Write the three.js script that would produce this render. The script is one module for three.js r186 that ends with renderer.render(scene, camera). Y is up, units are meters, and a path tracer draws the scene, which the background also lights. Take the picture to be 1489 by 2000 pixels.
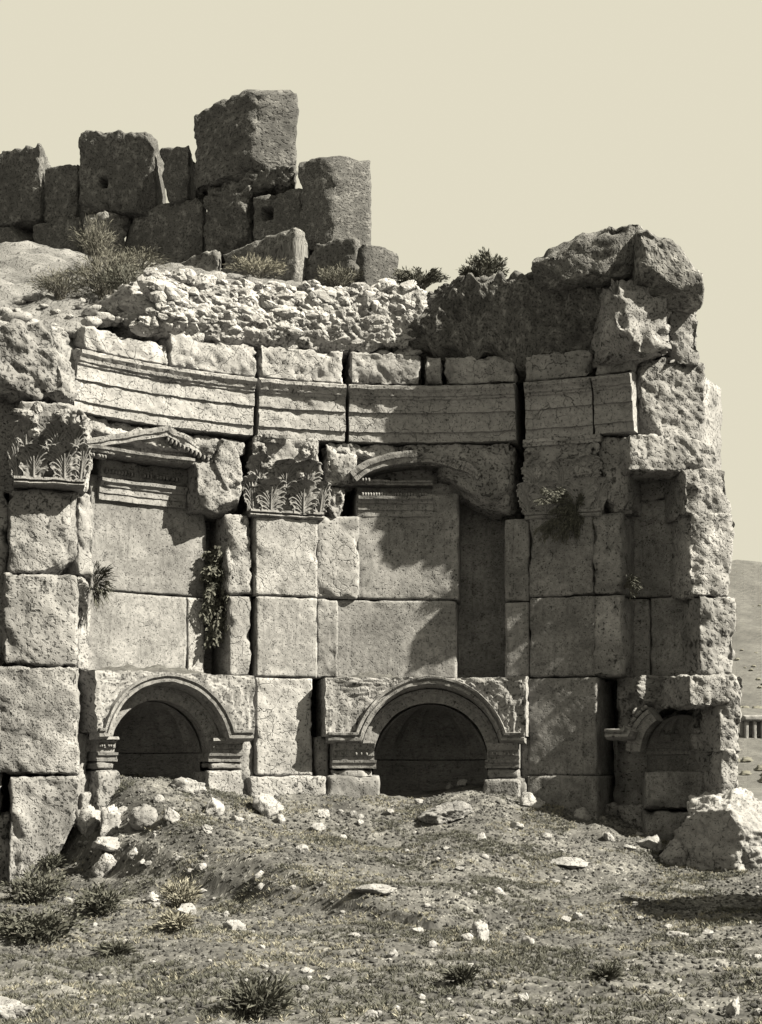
import * as THREE from 'three';
import { mergeGeometries, mergeVertices } from 'three/addons/utils/BufferGeometryUtils.js';
import { createNoise3D } from 'simplex-noise';

// ------------------------------------------------------------------ camera, sky, sun, exposure
const PX = 745, HY = 1500, PF = 2800, EYE = 1.6;      // principal point, horizon and focal length in photograph pixels
const scene = new THREE.Scene();
const camera = new THREE.PerspectiveCamera(2 * Math.atan(1500 / PF) * 180 / Math.PI, 1489 / 3000, 0.1, 6000);
camera.position.set(0, EYE, 0);
camera.setViewOffset(1489, 3000, 0, 0, 1489, 2000);   // level camera with the lens raised
const renderer = new THREE.WebGLRenderer({ antialias: true });
renderer.toneMapping = THREE.LinearToneMapping;
renderer.toneMappingExposure = 4.0;
renderer.shadowMap.enabled = true;
renderer.shadowMap.type = THREE.PCFSoftShadowMap;
{
  const w = 64, h = 32, a = new Float32Array(w * h * 4);
  for (let i = 0; i < w * h; i++) { a[i * 4] = 0.189; a[i * 4 + 1] = 0.178; a[i * 4 + 2] = 0.140; a[i * 4 + 3] = 1; }
  const t = new THREE.DataTexture(a, w, h, THREE.RGBAFormat, THREE.FloatType);
  t.mapping = THREE.EquirectangularReflectionMapping; t.magFilter = THREE.LinearFilter; t.needsUpdate = true;
  scene.background = t; scene.environment = t;
}
const AZ = 69 * Math.PI / 180, EL = 40 * Math.PI / 180;
const sun = new THREE.DirectionalLight(new THREE.Color(1, 0.94, 0.78), 5);
sun.position.set(Math.sin(AZ) * Math.cos(EL) * 60, Math.sin(EL) * 60, -16 + Math.cos(AZ) * Math.cos(EL) * 60);
sun.target.position.set(0, 0, -16); scene.add(sun, sun.target);
sun.castShadow = true; sun.shadow.mapSize.set(4096, 4096);
Object.assign(sun.shadow.camera, { left: -20, right: 20, top: 20, bottom: -20, near: 1, far: 140 });

// ------------------------------------------------------------------ helpers
const mulberry = (a) => () => { a |= 0; a = a + 0x6D2B79F5 | 0; let t = Math.imul(a ^ a >>> 15, 1 | a); t = t + Math.imul(t ^ t >>> 7, 61 | t) ^ t; return ((t ^ t >>> 14) >>> 0) / 4294967296; };
const rnd = mulberry(20731);
const N3 = createNoise3D(mulberry(77));
const clamp = (v, a, b) => v < a ? a : v > b ? b : v;
const lerp = (a, b, t) => a + (b - a) * t;
const sst = (a, b, v) => { const t = clamp((v - a) / (b - a), 0, 1); return t * t * (3 - 2 * t); };
const fb = (x, y, z, o = 3) => { let s = 0, a = 1, n = 0; for (let i = 0; i < o; i++) { s += a * N3(x, y, z); n += a; a *= .5; x = x * 2.03 + 11.3; y = y * 2.03 + 5.1; z = z * 2.03 - 7.7; } return s / n; };
const table = (pts) => (v) => { if (v <= pts[0][0]) return pts[0][1]; for (let i = 1; i < pts.length; i++) if (v < pts[i][0]) { const t = (v - pts[i - 1][0]) / (pts[i][0] - pts[i - 1][0]); return lerp(pts[i - 1][1], pts[i][1], t * t * (3 - 2 * t)); } return pts[pts.length - 1][1]; };
const used = {};
const numbered = (n) => { const k = used[n] = (used[n] ?? -1) + 1; return k ? `${n}_${String(k).padStart(3, '0')}` : n; };
const shadow = (o) => { o.castShadow = o.receiveShadow = true; return o; };
function thing(name, label, category, pos = [0, 0, 0], group) {
  const g = new THREE.Group(); g.name = numbered(name); g.position.set(...pos); scene.add(g);
  g.userData = { label, category }; if (group) g.userData.group = group; return g;
}
function part(name, geo, mat, parent) { const m = shadow(new THREE.Mesh(geo, mat)); m.name = name; parent.add(m); return m; }
function fine(...a) { const m = part(...a); m.userData.kind = 'stuff'; return m; }
function sub(name, parent) { const g = new THREE.Group(); g.name = name; parent.add(g); return g; }
function solo(name, geo, mat, label, category, pos = [0, 0, 0], group) { const m = shadow(new THREE.Mesh(geo, mat)); m.name = numbered(name); m.position.set(...pos); scene.add(m); m.userData = { label, category }; if (group) m.userData.group = group; return m; }
function structure(name, geo, mat) { const m = shadow(new THREE.Mesh(geo, mat)); m.name = name; scene.add(m); m.userData = { kind: 'structure' }; return m; }

// ------------------------------------------------------------------ procedural surfaces (tileable)
const HT = new Uint16Array(65536); { const r = mulberry(5); for (let i = 0; i < 65536; i++) HT[i] = r() * 65536; }
const hsh = (x, y, s) => HT[(HT[(x + s * 131) & 65535] + y * 17 + s) & 65535];
const GC = new Float32Array(256), GS = new Float32Array(256); for (let i = 0; i < 256; i++) { GC[i] = 1.5 * Math.cos(i / 256 * 6.28318); GS[i] = 1.5 * Math.sin(i / 256 * 6.28318); }
function pn(x, y, per, s, pery = per) {                     // periodic gradient noise
  let xi = Math.floor(x), yi = Math.floor(y); const xf = x - xi, yf = y - yi;
  xi = ((xi % per) + per) % per; yi = ((yi % pery) + pery) % pery; const x1 = xi + 1 === per ? 0 : xi + 1, y1 = yi + 1 === pery ? 0 : yi + 1;
  const u = xf * xf * xf * (xf * (xf * 6 - 15) + 10), v = yf * yf * yf * (yf * (yf * 6 - 15) + 10);
  const a = hsh(xi, yi, s) & 255, b = hsh(x1, yi, s) & 255, c = hsh(xi, y1, s) & 255, d = hsh(x1, y1, s) & 255;
  const n0 = GC[a] * xf + GS[a] * yf, n1 = GC[b] * (xf - 1) + GS[b] * yf, n2 = GC[c] * xf + GS[c] * (yf - 1), n3 = GC[d] * (xf - 1) + GS[d] * (yf - 1);
  const p = n0 + (n1 - n0) * u, q = n2 + (n3 - n2) * u; return p + (q - p) * v;
}
const pf = (u, v, per, o, s) => { let r = 0, a = 1, n = 0; for (let i = 0; i < o; i++) { r += a * pn(u * per, v * per, per, s + i * 7); n += a; a *= .55; per *= 2; } return r / n; };
function vor(u, v, per, s) { const x = u * per, y = v * per, xi = Math.floor(x), yi = Math.floor(y); let a = 9, b = 9; for (let j = -1; j < 2; j++) for (let i = -1; i < 2; i++) { const cx = ((xi + i) % per + per) % per, cy = ((yi + j) % per + per) % per; const dx = xi + i + hsh(cx, cy, s) / 65536 - x, dy = yi + j + hsh(cx, cy, s + 3) / 65536 - y, d = Math.hypot(dx, dy); if (d < a) { b = a; a = d; } else if (d < b) b = d; } return [a, b - a]; }
const enc = (l) => { l = clamp(l, 0, 1); return 255 * (l <= .0031308 ? 12.92 * l : 1.055 * Math.pow(l, 1 / 2.4) - .055); };
function surface(size, tint, fn, mid = .19, con = 1.65) {              // fn(u,v) -> [albedo, height]
  const c = new Uint8Array(size * size * 4), h = new Uint8Array(size * size * 4);
  for (let y = 0; y < size; y++) for (let x = 0; x < size; x++) {
    let [a, b] = fn(x / size, y / size); a = Math.max(.025, mid + (a - mid) * con); const i = (y * size + x) * 4;
    c[i] = enc(a * tint[0]); c[i + 1] = enc(a * tint[1]); c[i + 2] = enc(a * tint[2]); c[i + 3] = 255;
    h[i] = h[i + 1] = h[i + 2] = clamp(b, 0, 1) * 255; h[i + 3] = 255;
  }
  const mk = (d, srgb) => { const t = new THREE.DataTexture(d, size, size); t.wrapS = t.wrapT = THREE.RepeatWrapping; t.magFilter = THREE.LinearFilter; t.minFilter = THREE.LinearMipmapLinearFilter; t.generateMipmaps = true; if (srgb) t.colorSpace = THREE.SRGBColorSpace; t.needsUpdate = true; return t; };
  return [mk(c, true), mk(h, false)];
}
const TILE = 2.4;
const mat = ([map, bump], bs, extra = {}) => new THREE.MeshStandardMaterial({ map, bumpMap: bump, bumpScale: bs, roughness: .95, metalness: 0, vertexColors: true, ...extra });
const WARM = [.67, .658, .66];
const SZ = 896;
const pittedTex = surface(SZ, WARM, (u, v) => {
  const a = pf(u, v, 5, 4, 1), b = pf(u, v, 26, 3, 2), c = pf(u, v, 70, 2, 3), d = pf(u, v, 11, 3, 4);
  const pit = sst(.14, .40, c + .25 * d), pit2 = sst(.22, .48, b + .3 * a), lich = sst(.0, .4, a + .35 * b), gr = pn(u * 220, v * 220, 220, 5);
  const big = pf(u, v, 3, 3, 8); return [.235 + .06 * a + .06 * big + .05 * b + .03 * gr - .085 * pit - .09 * pit2 - .07 * lich, .62 + .2 * b + .12 * d + .06 * gr - .3 * pit - .32 * pit2];
});
const crackTex = surface(SZ, WARM, (u, v) => {
  const w1 = pf(u, v, 7, 4, 21) * .06, w2 = pf(u, v, 7, 4, 31) * .06, a = pf(u, v, 5, 4, 22), b = pf(u, v, 30, 3, 23), c = pf(u, v, 80, 2, 24), gr = pn(u * 220, v * 220, 220, 28);
  const [, e] = vor(u + w1, v + w2, 10, 6), [, e2] = vor(u + w2 * 1.4, v + w1 * 1.4, 23, 9), m = sst(-.25, .2, pf(u, v, 6, 3, 25)), m2 = sst(-.15, .3, pf(u, v, 9, 3, 27));
  const cr = Math.max((1 - sst(.0, .045, e)) * m, (1 - sst(.0, .06, e2)) * m2 * .7), pit = sst(.26, .5, c + .25 * a);
  return [.235 + .05 * a + .06 * b + .03 * gr - .09 * cr - .10 * pit - .09 * sst(.1, .5, a + .3 * b), .65 + .1 * a + .18 * b + .05 * gr - .55 * cr - .25 * pit];
});
const smoothTex = surface(SZ, WARM, (u, v) => {
  const a = pf(u, v, 4, 4, 41), b = pf(u, v, 36, 3, 42), c = pf(u, v, 90, 2, 43), d = pf(u, v, 14, 3, 46), gr = pn(u * 210, v * 210, 210, 48);
  const st = pn(u * 26, v * 3, 26, 47, 3) + .6 * pn(u * 60, v * 7, 60, 49, 7), pit = sst(.26, .5, c + .25 * d);
  return [.195 + .06 * a + .055 * b + .035 * gr + .02 * d - .09 * pit - .05 * sst(.1, .6, d + .4 * a) - .03 * sst(.3, 1., st + .6 * a), .6 + .18 * b + .06 * a + .06 * gr - .35 * pit];
});
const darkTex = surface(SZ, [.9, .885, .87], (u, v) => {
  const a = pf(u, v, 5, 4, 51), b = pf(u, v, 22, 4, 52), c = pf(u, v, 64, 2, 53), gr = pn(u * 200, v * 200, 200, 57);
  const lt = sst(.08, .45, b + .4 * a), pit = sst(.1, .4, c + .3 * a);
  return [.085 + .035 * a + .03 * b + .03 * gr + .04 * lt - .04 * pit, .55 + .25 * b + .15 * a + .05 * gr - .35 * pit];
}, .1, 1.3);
const earthTex = surface(SZ, [.82, .80, .765], (u, v) => {
  const a = pf(u, v, 6, 4, 61), b = pf(u, v, 30, 4, 62), c = pf(u, v, 90, 2, 63), [f1] = vor(u, v, 60, 12);
  const peb = 1 - sst(.16, .28, f1 + .25 * (1 - sst(-.1, .2, b)));
  return [.078 + .045 * a + .045 * b + .035 * c + .08 * peb, .4 + .2 * b + .12 * c + .4 * peb];
}, .09, 1.3);
const M = {
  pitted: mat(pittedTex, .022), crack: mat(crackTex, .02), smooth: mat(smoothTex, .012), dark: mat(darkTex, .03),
  earth: mat(earthTex, .02), stone: mat(crackTex, .02, { roughness: .9 }),
};
const leafMat = (r, g, b) => new THREE.MeshStandardMaterial({ color: new THREE.Color(r, g, b), roughness: .85, side: THREE.DoubleSide, vertexColors: true });
M.leafDark = leafMat(.045, .045, .036); M.leafDry = leafMat(.14, .132, .105); M.leafMid = leafMat(.075, .072, .058); M.twig = leafMat(.07, .065, .055);
M.hill = mat(earthTex, .0);

// ------------------------------------------------------------------ plan of the exedra: a circular wall, unrolled to (s along, y up, z towards its axis)
const CX = .5, CD = 13.7, R = 6.3;
const ROOT = [.5, 0, -20];
function S(px, z = 0) { const k = (px - PX) / PF, r = R - z; return R * (Math.atan(k) + Math.asin(clamp((k * CD - CX) / (r * Math.sqrt(1 + k * k)), -1, 1))); }
const depthOf = (s, z = 0) => CD + (R - z) * Math.cos(s / R);
const YP = (py, D) => EYE + (HY - py) / PF * D;
const YW = (py, px, z = 0) => YP(py, depthOf(S(px, z), z));
const bend = (p) => { const th = p.x / R, r = R - p.z; p.set(CX + r * Math.sin(th) - ROOT[0], p.y - ROOT[1], -(CD + r * Math.cos(th)) - ROOT[2]); return p; };
// a straight frame: pixel px at distance D, turned by yaw degrees towards the right
function frame(px, D, yaw, root = ROOT) {
  const a = yaw * Math.PI / 180, ox = (px - PX) / PF * D, c = Math.cos(a), s = Math.sin(a);
  return (p) => { const x = p.x, z = p.z; return p.set(ox + x * c + z * s - root[0], p.y - root[1], -D - x * s + z * c - root[2]); };
}

// ------------------------------------------------------------------ geometry makers
const V = new THREE.Vector3();
let seedN = 1;
function roughBox(o) {
  const { x0, x1, y0, y1, z0, z1, res = .04, r = .016, amp = .010, freq = 2.4, chip = .06, shape, map, tone = 1, tv = .3, uvs = 1, facet = 0, cuts = 0, cutH = 1.13 } = o;
  const sd = (seedN++) * 17.31, W = x1 - x0, H = y1 - y0, D = z1 - z0, hx = W / 2, hy = H / 2, hz = D / 2, cx = x0 + hx, cy = y0 + hy, cz = z0 + hz;
  const nx = clamp(Math.ceil(W / res), 3, 110), ny = clamp(Math.ceil(H / res), 3, 110), nz = clamp(Math.ceil(D / (res * 1.6)), 3, 50);
  const ids = new Map(), L = [], Q = [], K = [], tn = tone * (.9 + .2 * rnd());
  for (let i = 0; i < cuts; i++) { const n = [rnd() * 2 - 1, rnd() * 2 - 1, rnd() * 1.6 - .4], l = Math.hypot(...n) || 1; K.push([n[0] / l, n[1] / l, n[2] / l, cutH + .3 * rnd()]); }
  const lat = (i, j, k) => {
    const key = (i * 128 + j) * 64 + k; let id = ids.get(key); if (id !== undefined) return id;
    let x = -hx + W * i / nx, y = -hy + H * j / ny, z = -hz + D * k / nz;
    Q.push(x + cx, y + cy, z + cz);
    const rr = Math.min(r * (.45 + 1.5 * Math.abs(N3(x * 3 + sd, y * 3, z * 3))), .47 * Math.min(W, H, D));
    const qx = clamp(x, -hx + rr, hx - rr), qy = clamp(y, -hy + rr, hy - rr), qz = clamp(z, -hz + rr, hz - rr);
    let dx = x - qx, dy = y - qy, dz = z - qz, l = Math.hypot(dx, dy, dz) || 1; dx /= l; dy /= l; dz /= l;
    x = qx + dx * rr; y = qy + dy * rr; z = qz + dz * rr;
    for (const [a, b, c, hh] of K) { const e = x / hx * a + y / hy * b + z / hz * c - hh; if (e > 0) { x -= a * e * hx; y -= b * e * hy; z -= c * e * hz; dx += a * .6; dy += b * .6; dz += c * .6; l = Math.hypot(dx, dy, dz) || 1; dx /= l; dy /= l; dz /= l; } }
    const ds = [hx - Math.abs(x), hy - Math.abs(y), hz - Math.abs(z)].sort((a, b) => a - b);
    const ef = 1 - sst(0, .22, ds[1]);
    const gx = x * freq + sd, gy = y * freq + sd * .7, gz = z * freq;
    let d = amp * (fb(gx, gy, gz, 3) + .32 * N3(gx * 4.1, gy * 4.1, gz * 4.1) + .18 * N3(gx * 9.1, gy * 9.1, gz * 9.1));
    if (facet) { const f = 1 - Math.abs(N3(gx * .9 + 40, gy * .9, gz * .9)); d -= facet * (f ** 5) + facet * .5 * (1 - Math.abs(N3(gx * 2.3, gy * 2.3 + 9, gz * 2.3))) ** 5; }
    d -= Math.min(.16, chip * ef * Math.max(0, fb(x * 1.9 - sd, y * 1.9, z * 1.9, 3) - .05) * 1.5);
    V.set(x + dx * d + cx, y + dy * d + cy, z + dz * d + cz);
    if (shape) shape(V, Q[Q.length - 3], Q[Q.length - 2], Q[Q.length - 1]);
    if (map) map(V);
    id = L.length / 3; L.push(V.x, V.y, V.z); ids.set(key, id); return id;
  };
  const pos = [], uv = [], src = [], idx = [], uo = rnd() * 3, vo = rnd() * 3, us = uvs * (.65 + .75 * rnd());
  const face = (n, m, at, ua, va, flip) => {
    const b = src.length;
    for (let j = 0; j <= m; j++) for (let i = 0; i <= n; i++) { const id = at(i, j); src.push(id); uv.push((Q[id * 3 + ua] / TILE * us) + uo, Q[id * 3 + va] / TILE * us + vo); }
    for (let j = 0; j < m; j++) for (let i = 0; i < n; i++) { const a = b + j * (n + 1) + i, c = a + n + 1; flip ? idx.push(a, c, a + 1, a + 1, c, c + 1) : idx.push(a, a + 1, c, a + 1, c + 1, c); }
  };
  face(nx, ny, (i, j) => lat(i, j, nz), 0, 1, false); face(nx, ny, (i, j) => lat(i, j, 0), 0, 1, true);
  face(nz, ny, (i, j) => lat(nx, j, i), 2, 1, true); face(nz, ny, (i, j) => lat(0, j, i), 2, 1, false);
  face(nx, nz, (i, j) => lat(i, ny, j), 0, 2, true); face(nx, nz, (i, j) => lat(i, 0, j), 0, 2, false);
  return shared(L, src, uv, idx, tn, tv, sd);
}
function shared(L, src, uv, idx, tone, tv, sd) {      // positions by shared id, smooth normals across seams
  const nL = new Float32Array(L.length), A = new THREE.Vector3(), B = new THREE.Vector3(), C = new THREE.Vector3();
  for (let i = 0; i < idx.length; i += 3) {
    const a = src[idx[i]] * 3, b = src[idx[i + 1]] * 3, c = src[idx[i + 2]] * 3;
    A.set(L[a], L[a + 1], L[a + 2]); B.set(L[b] - A.x, L[b + 1] - A.y, L[b + 2] - A.z); C.set(L[c] - A.x, L[c + 1] - A.y, L[c + 2] - A.z); B.cross(C);
    for (const k of [a, b, c]) { nL[k] += B.x; nL[k + 1] += B.y; nL[k + 2] += B.z; }
  }
  const n = src.length, P = new Float32Array(n * 3), NN = new Float32Array(n * 3), CC = new Float32Array(n * 3);
  for (let i = 0; i < n; i++) {
    const k = src[i] * 3, l = Math.hypot(nL[k], nL[k + 1], nL[k + 2]) || 1;
    for (let q = 0; q < 3; q++) { P[i * 3 + q] = L[k + q]; NN[i * 3 + q] = nL[k + q] / l; }
    const t = tone * (1 + tv * fb(L[k] * .8 + sd, L[k + 1] * .8, L[k + 2] * .8, 2) + tv * .6 * N3(L[k] * 3.1 + sd, L[k + 1] * 3.1, L[k + 2] * 3.1));
    CC[i * 3] = CC[i * 3 + 1] = CC[i * 3 + 2] = clamp(t, .2, 1.5);
  }
  const g = new THREE.BufferGeometry();
  g.setAttribute('position', new THREE.BufferAttribute(P, 3)); g.setAttribute('normal', new THREE.BufferAttribute(NN, 3));
  g.setAttribute('uv', new THREE.BufferAttribute(new Float32Array(uv), 2)); g.setAttribute('color', new THREE.BufferAttribute(CC, 3));
  g.setIndex(n > 65535 ? new THREE.BufferAttribute(new Uint32Array(idx), 1) : new THREE.BufferAttribute(new Uint16Array(idx), 1));
  return g;
}
// a moulding: front profile [n, z] from bottom to top, swept along a path in (x, y); closed at the back and ends
function sweep(o) {
  const { path, front, back = -.3, step = .04, amp = .006, wear = .0, freq = 4, map, tone = 1, tv = .14 } = o;
  const sd = (seedN++) * 13.7, pts = [];
  for (let i = 0; i < path.length - 1; i++) { const [ax, ay] = path[i], [bx, by] = path[i + 1], n = Math.max(1, Math.ceil(Math.hypot(bx - ax, by - ay) / step)); for (let k = 0; k < n; k++) pts.push([lerp(ax, bx, k / n), lerp(ay, by, k / n)]); }
  pts.push(path[path.length - 1]);
  const nrm = pts.map((p, i) => { const d = (a, b) => { const l = Math.hypot(b[0] - a[0], b[1] - a[1]) || 1; return [(b[0] - a[0]) / l, (b[1] - a[1]) / l]; }; const d0 = d(pts[Math.max(0, i - 1)], pts[Math.max(1, i)]), d1 = d(pts[Math.min(i, pts.length - 2)], pts[Math.min(i + 1, pts.length - 1)]); let x = -(d0[1] + d1[1]), y = d0[0] + d1[0]; const l = Math.hypot(x, y) || 1; x /= l; y /= l; const c = Math.max(.4, -x * d0[1] + y * d0[0]); return [x / c, y / c]; });
  const prof = [...front, [front[front.length - 1][0], back], [front[0][0], back], front[0]];
  const L = [], src = [], uv = [], idx = [], uo = rnd() * 3, vo = rnd() * 3;
  const put = (x, y, z) => {
    const e = wear * Math.max(0, fb(x * 1.9 + sd, y * 1.9, z * 1.9, 3) + .05);
    V.set(x + amp * fb(x * freq + sd, y * freq, z * freq, 2) , y + amp * fb(x * freq, y * freq + sd, z * freq, 2), z + amp * fb(x * freq, y * freq, z * freq + sd, 2) - e * (z > back + .02 ? 1 : 0));
    if (o.shape) o.shape(V); if (map) map(V); L.push(V.x, V.y, V.z); return L.length / 3 - 1;
  };
  let run = 0;
  for (let e = 0; e < prof.length - 1; e++) {
    const [n0, z0] = prof[e], [n1, z1] = prof[e + 1], len = Math.hypot(n1 - n0, z1 - z0), m = e < front.length - 1 ? Math.max(1, Math.ceil(len / .035)) : 3, b = src.length;
    for (let j = 0; j <= m; j++) for (let i = 0; i < pts.length; i++) { const n = lerp(n0, n1, j / m), z = lerp(z0, z1, j / m); src.push(put(pts[i][0] + nrm[i][0] * n, pts[i][1] + nrm[i][1] * n, z)); uv.push(i * step / TILE + uo, (run + len * j / m) / TILE + vo); }
    for (let j = 0; j < m; j++) for (let i = 0; i < pts.length - 1; i++) { const a = b + j * pts.length + i, c = a + pts.length; idx.push(a, a + 1, c, a + 1, c + 1, c); }
    run += len;
  }
  const tri = THREE.ShapeUtils.triangulateShape(prof.slice(0, -1).map(([n, z]) => new THREE.Vector2(z, n)), []);
  for (const end of [0, pts.length - 1]) { const b = src.length; for (const [n, z] of prof.slice(0, -1)) { src.push(put(pts[end][0] + nrm[end][0] * n, pts[end][1] + nrm[end][1] * n, z)); uv.push(z / TILE + uo, n / TILE + vo); } for (const t of tri) idx.push(b + t[0], b + t[end ? 2 : 1], b + t[end ? 1 : 2]); }
  return shared(L, src, uv, idx, tone, tv, sd);
}
function grid(nu, nv, fn, { tone = 1, tv = .14, uvk = 1 } = {}) {    // surface fn(u,v) -> sets V
  const L = [], src = [], uv = [], idx = [], sd = (seedN++) * 9.1; let ux = rnd() * 2, uy = rnd() * 2;
  for (let j = 0; j <= nv; j++) for (let i = 0; i <= nu; i++) { const q = fn(i / nu, j / nv, V); L.push(V.x, V.y, V.z); src.push(src.length); if (Array.isArray(q)) uv.push(ux + q[0] / TILE, uy + q[1] / TILE); else uv.push(ux + i / nu * uvk, uy + j / nv * uvk); }
  for (let j = 0; j < nv; j++) for (let i = 0; i < nu; i++) { const a = j * (nu + 1) + i, c = a + nu + 1; idx.push(a, a + 1, c, a + 1, c + 1, c); }
  return shared(L, src, uv, idx, tone, tv, sd);
}
function soup(g, tone = 1, tv = .14, uvs = 1) {      // smooth normals + box-projected uv in metres
  for (const a of ['uv', 'normal', 'color']) if (g.attributes[a]) g.deleteAttribute(a);
  g = mergeVertices(g, 1e-4); g.computeVertexNormals(); g = g.toNonIndexed();
  const p = g.attributes.position, n = p.count, uv = new Float32Array(n * 2), c = new Float32Array(n * 3), sd = (seedN++) * 5.3, uo = rnd() * 3;
  const a = new THREE.Vector3(), b = new THREE.Vector3(), d = new THREE.Vector3();
  for (let i = 0; i < n; i += 3) {
    a.fromBufferAttribute(p, i); b.fromBufferAttribute(p, i + 1).sub(a); d.fromBufferAttribute(p, i + 2).sub(a); b.cross(d);
    const ax = Math.abs(b.x), ay = Math.abs(b.y), az = Math.abs(b.z), [q, w] = ax > ay && ax > az ? ['getZ', 'getY'] : ay > az ? ['getX', 'getZ'] : ['getX', 'getY'];
    for (let k = i; k < i + 3; k++) {
      uv[k * 2] = p[q](k) / TILE * uvs + uo; uv[k * 2 + 1] = p[w](k) / TILE * uvs + uo * .7;
      const t = tone * (1 + tv * fb(p.getX(k) * 1.2 + sd, p.getY(k) * 1.2, p.getZ(k) * 1.2, 2)); c[k * 3] = c[k * 3 + 1] = c[k * 3 + 2] = clamp(t, .2, 1.5);
    }
  }
  g.setAttribute('uv', new THREE.BufferAttribute(uv, 2)); g.setAttribute('color', new THREE.BufferAttribute(c, 3));
  return g;
}
function stoneGeo(rx, ry, rz, { detail = 5, planes = 9, amp = .10, tone = 1, uvs = 1 } = {}) {   // angular boulder: sphere cut by planes, then roughened
  const g = new THREE.IcosahedronGeometry(1, detail), p = g.attributes.position, sd = (seedN++) * 3.77, P = [];
  for (let i = 0; i < planes; i++) { const z = rnd() * 2 - 1, a = rnd() * 6.283, r = Math.sqrt(1 - z * z); P.push([r * Math.cos(a), z, r * Math.sin(a), .5 + .32 * rnd()]); }
  for (let i = 0; i < p.count; i++) {
    V.fromBufferAttribute(p, i);
    for (const [a, b, c, h] of P) { const d = V.x * a + V.y * b + V.z * c - h; if (d > 0) { V.x -= a * d * .93; V.y -= b * d * .93; V.z -= c * d * .93; } }
    const k = 1 + amp * fb(V.x * 1.6 + sd, V.y * 1.6, V.z * 1.6, 3) + amp * .5 * N3(V.x * 5 + sd, V.y * 5, V.z * 5);
    p.setXYZ(i, V.x * k * rx, V.y * k * ry, V.z * k * rz);
  }
  return soup(g, tone, .12, uvs);
}

// ------------------------------------------------------------------ ground
const heapA = table([[-75, .1], [-56, .02], [-51, .06], [-47, .32], [-43, .95], [-38, 1.40], [-17, 1.22], [0, 1.16], [10, 1.28], [17, 1.12], [23, .86], [29, .66], [36, .38], [50, .25], [75, .2]]);
function groundY(X, D) {
  const dx = X - CX, dz = D - CD, dist = Math.hypot(dx, dz), th = Math.atan2(dx, dz) * 57.3;
  const q = Math.max(0, R - dist), A = dist > R + 2 ? lerp(heapA(th), .3, sst(R + 2, R + 6, dist)) : heapA(th);
  let h = .05 + A * Math.exp(-Math.pow(q / 3.3, 1.2)) * sst(-2, 6, dz + 3);
  h += .10 * fb(X * .5, D * .5, 3.3, 2) * sst(2, 7, D) + (D < 40 ? .045 * fb(X * 1.7, D * 1.7, 1.1, 3) + .022 * fb(X * 4.5, D * 4.5, 9, 2) + .010 * fb(X * 10, D * 10, 9, 2) : 0);
  h -= .5 * sst(40, 120, D);
  return h;
}
function groundHit(px, py) { const k = (px - PX) / PF, m = (HY - py) / PF; for (let D = 4; D < 40; D += .01) if (EYE + m * D <= groundY(k * D, D)) return [k * D, groundY(k * D, D), D]; return [k * 18, groundY(k * 18, 18), 18]; }
{
  const xs = [], ds = [];
  for (let x = -7; x <= 7.001; x += .055) xs.push(x); for (let s = .1, x = 7; x < 3000; s *= 1.17) { x += s; xs.push(x); xs.unshift(-x); }
  for (let d = 6.5; d <= 20.5; d += .055) ds.push(d); for (let s = .1, d = 20.5; d < 4000; s *= 1.15) { d += s; ds.push(d); } for (let s = .1, d = 6.5; d > -60; s *= 1.25) { d -= s; ds.unshift(d); }
  const nu = xs.length - 1, nv = ds.length - 1;
  const L = [], src = [], uv = [], idx = [];
  for (const d of ds) for (const x of xs) { L.push(x, groundY(x, d), -d); src.push(src.length); uv.push(x / 3.1 + .13 * N3(x * .3, d * .3, 0), d / 3.1 + .13 * N3(x * .3, d * .3, 8)); }
  for (let j = 0; j < nv; j++) for (let i = 0; i < nu; i++) { const a = j * (nu + 1) + i, c = a + nu + 1; idx.push(a, a + 1, c, a + 1, c + 1, c); }
  structure('ground', shared(L, src, uv, idx, .95, .5, 4.4), M.earth);
}

// ------------------------------------------------------------------ the exedra
const E = thing('ruined_exedra', 'large ruined limestone exedra with curved wall, arched niches and broken entablature', 'ruin', ROOT);
const H = [1.49, 2.84, 3.95, 5.06, 6.12, 6.90, 7.36];
function wb(name, parent, pa, pb, y0, y1, zf, zb, m, o = {}) {
  const g = o.gap ?? .004; return part(name, roughBox({ x0: S(pa, zf) + g, x1: S(pb, zf) - g, y0: y0 + g, y1: y1 - g, z0: zb, z1: zf, map: bend, ...o }), m, parent);
}
// core of the wall behind the facing
part('wall_core', roughBox({ x0: S(150, 0) - 1.4, x1: S(1300, 0), y0: -.4, y1: 7.2, z0: -2.4, z1: -1.5, res: .16, amp: .04, map: bend }), M.pitted, E);
// plinth
const W = sub('plinth', E);
wb('plinth_block', W, 488, 640, .1, 1.49, .17, -1, M.pitted, { amp: .02, r: .05 });
wb('plinth_block', W, 640, 744, .1, 1.50, .20, -1, M.smooth, { amp: .02, r: .04 });
wb('plinth_block', W, 985, 1030, .1, 1.50, .12, -1, M.smooth);
wb('plinth_block', W, 1030, 1168, .1, 1.50, .10, -1, M.smooth, { amp: .012 });
wb('plinth_block', W, 1168, 1262, .0, 1.1, -.35, -1, M.pitted, { amp: .06, chip: .15 });
wb('plinth_block', W, 160, 490, .1, 1.30, .05, -1, M.pitted, { amp: .03 });
wb('plinth_block', W, 744, 985, .1, 1.05, -.02, -1, M.pitted, { amp: .03 });

// facing of the storeys
const F = sub('wall_facing', E);
const pil = (pa, pb, y0, y1, m, o) => wb('pilaster_block', F, pa, pb, y0, y1, .055, -.95, m, o);
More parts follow.
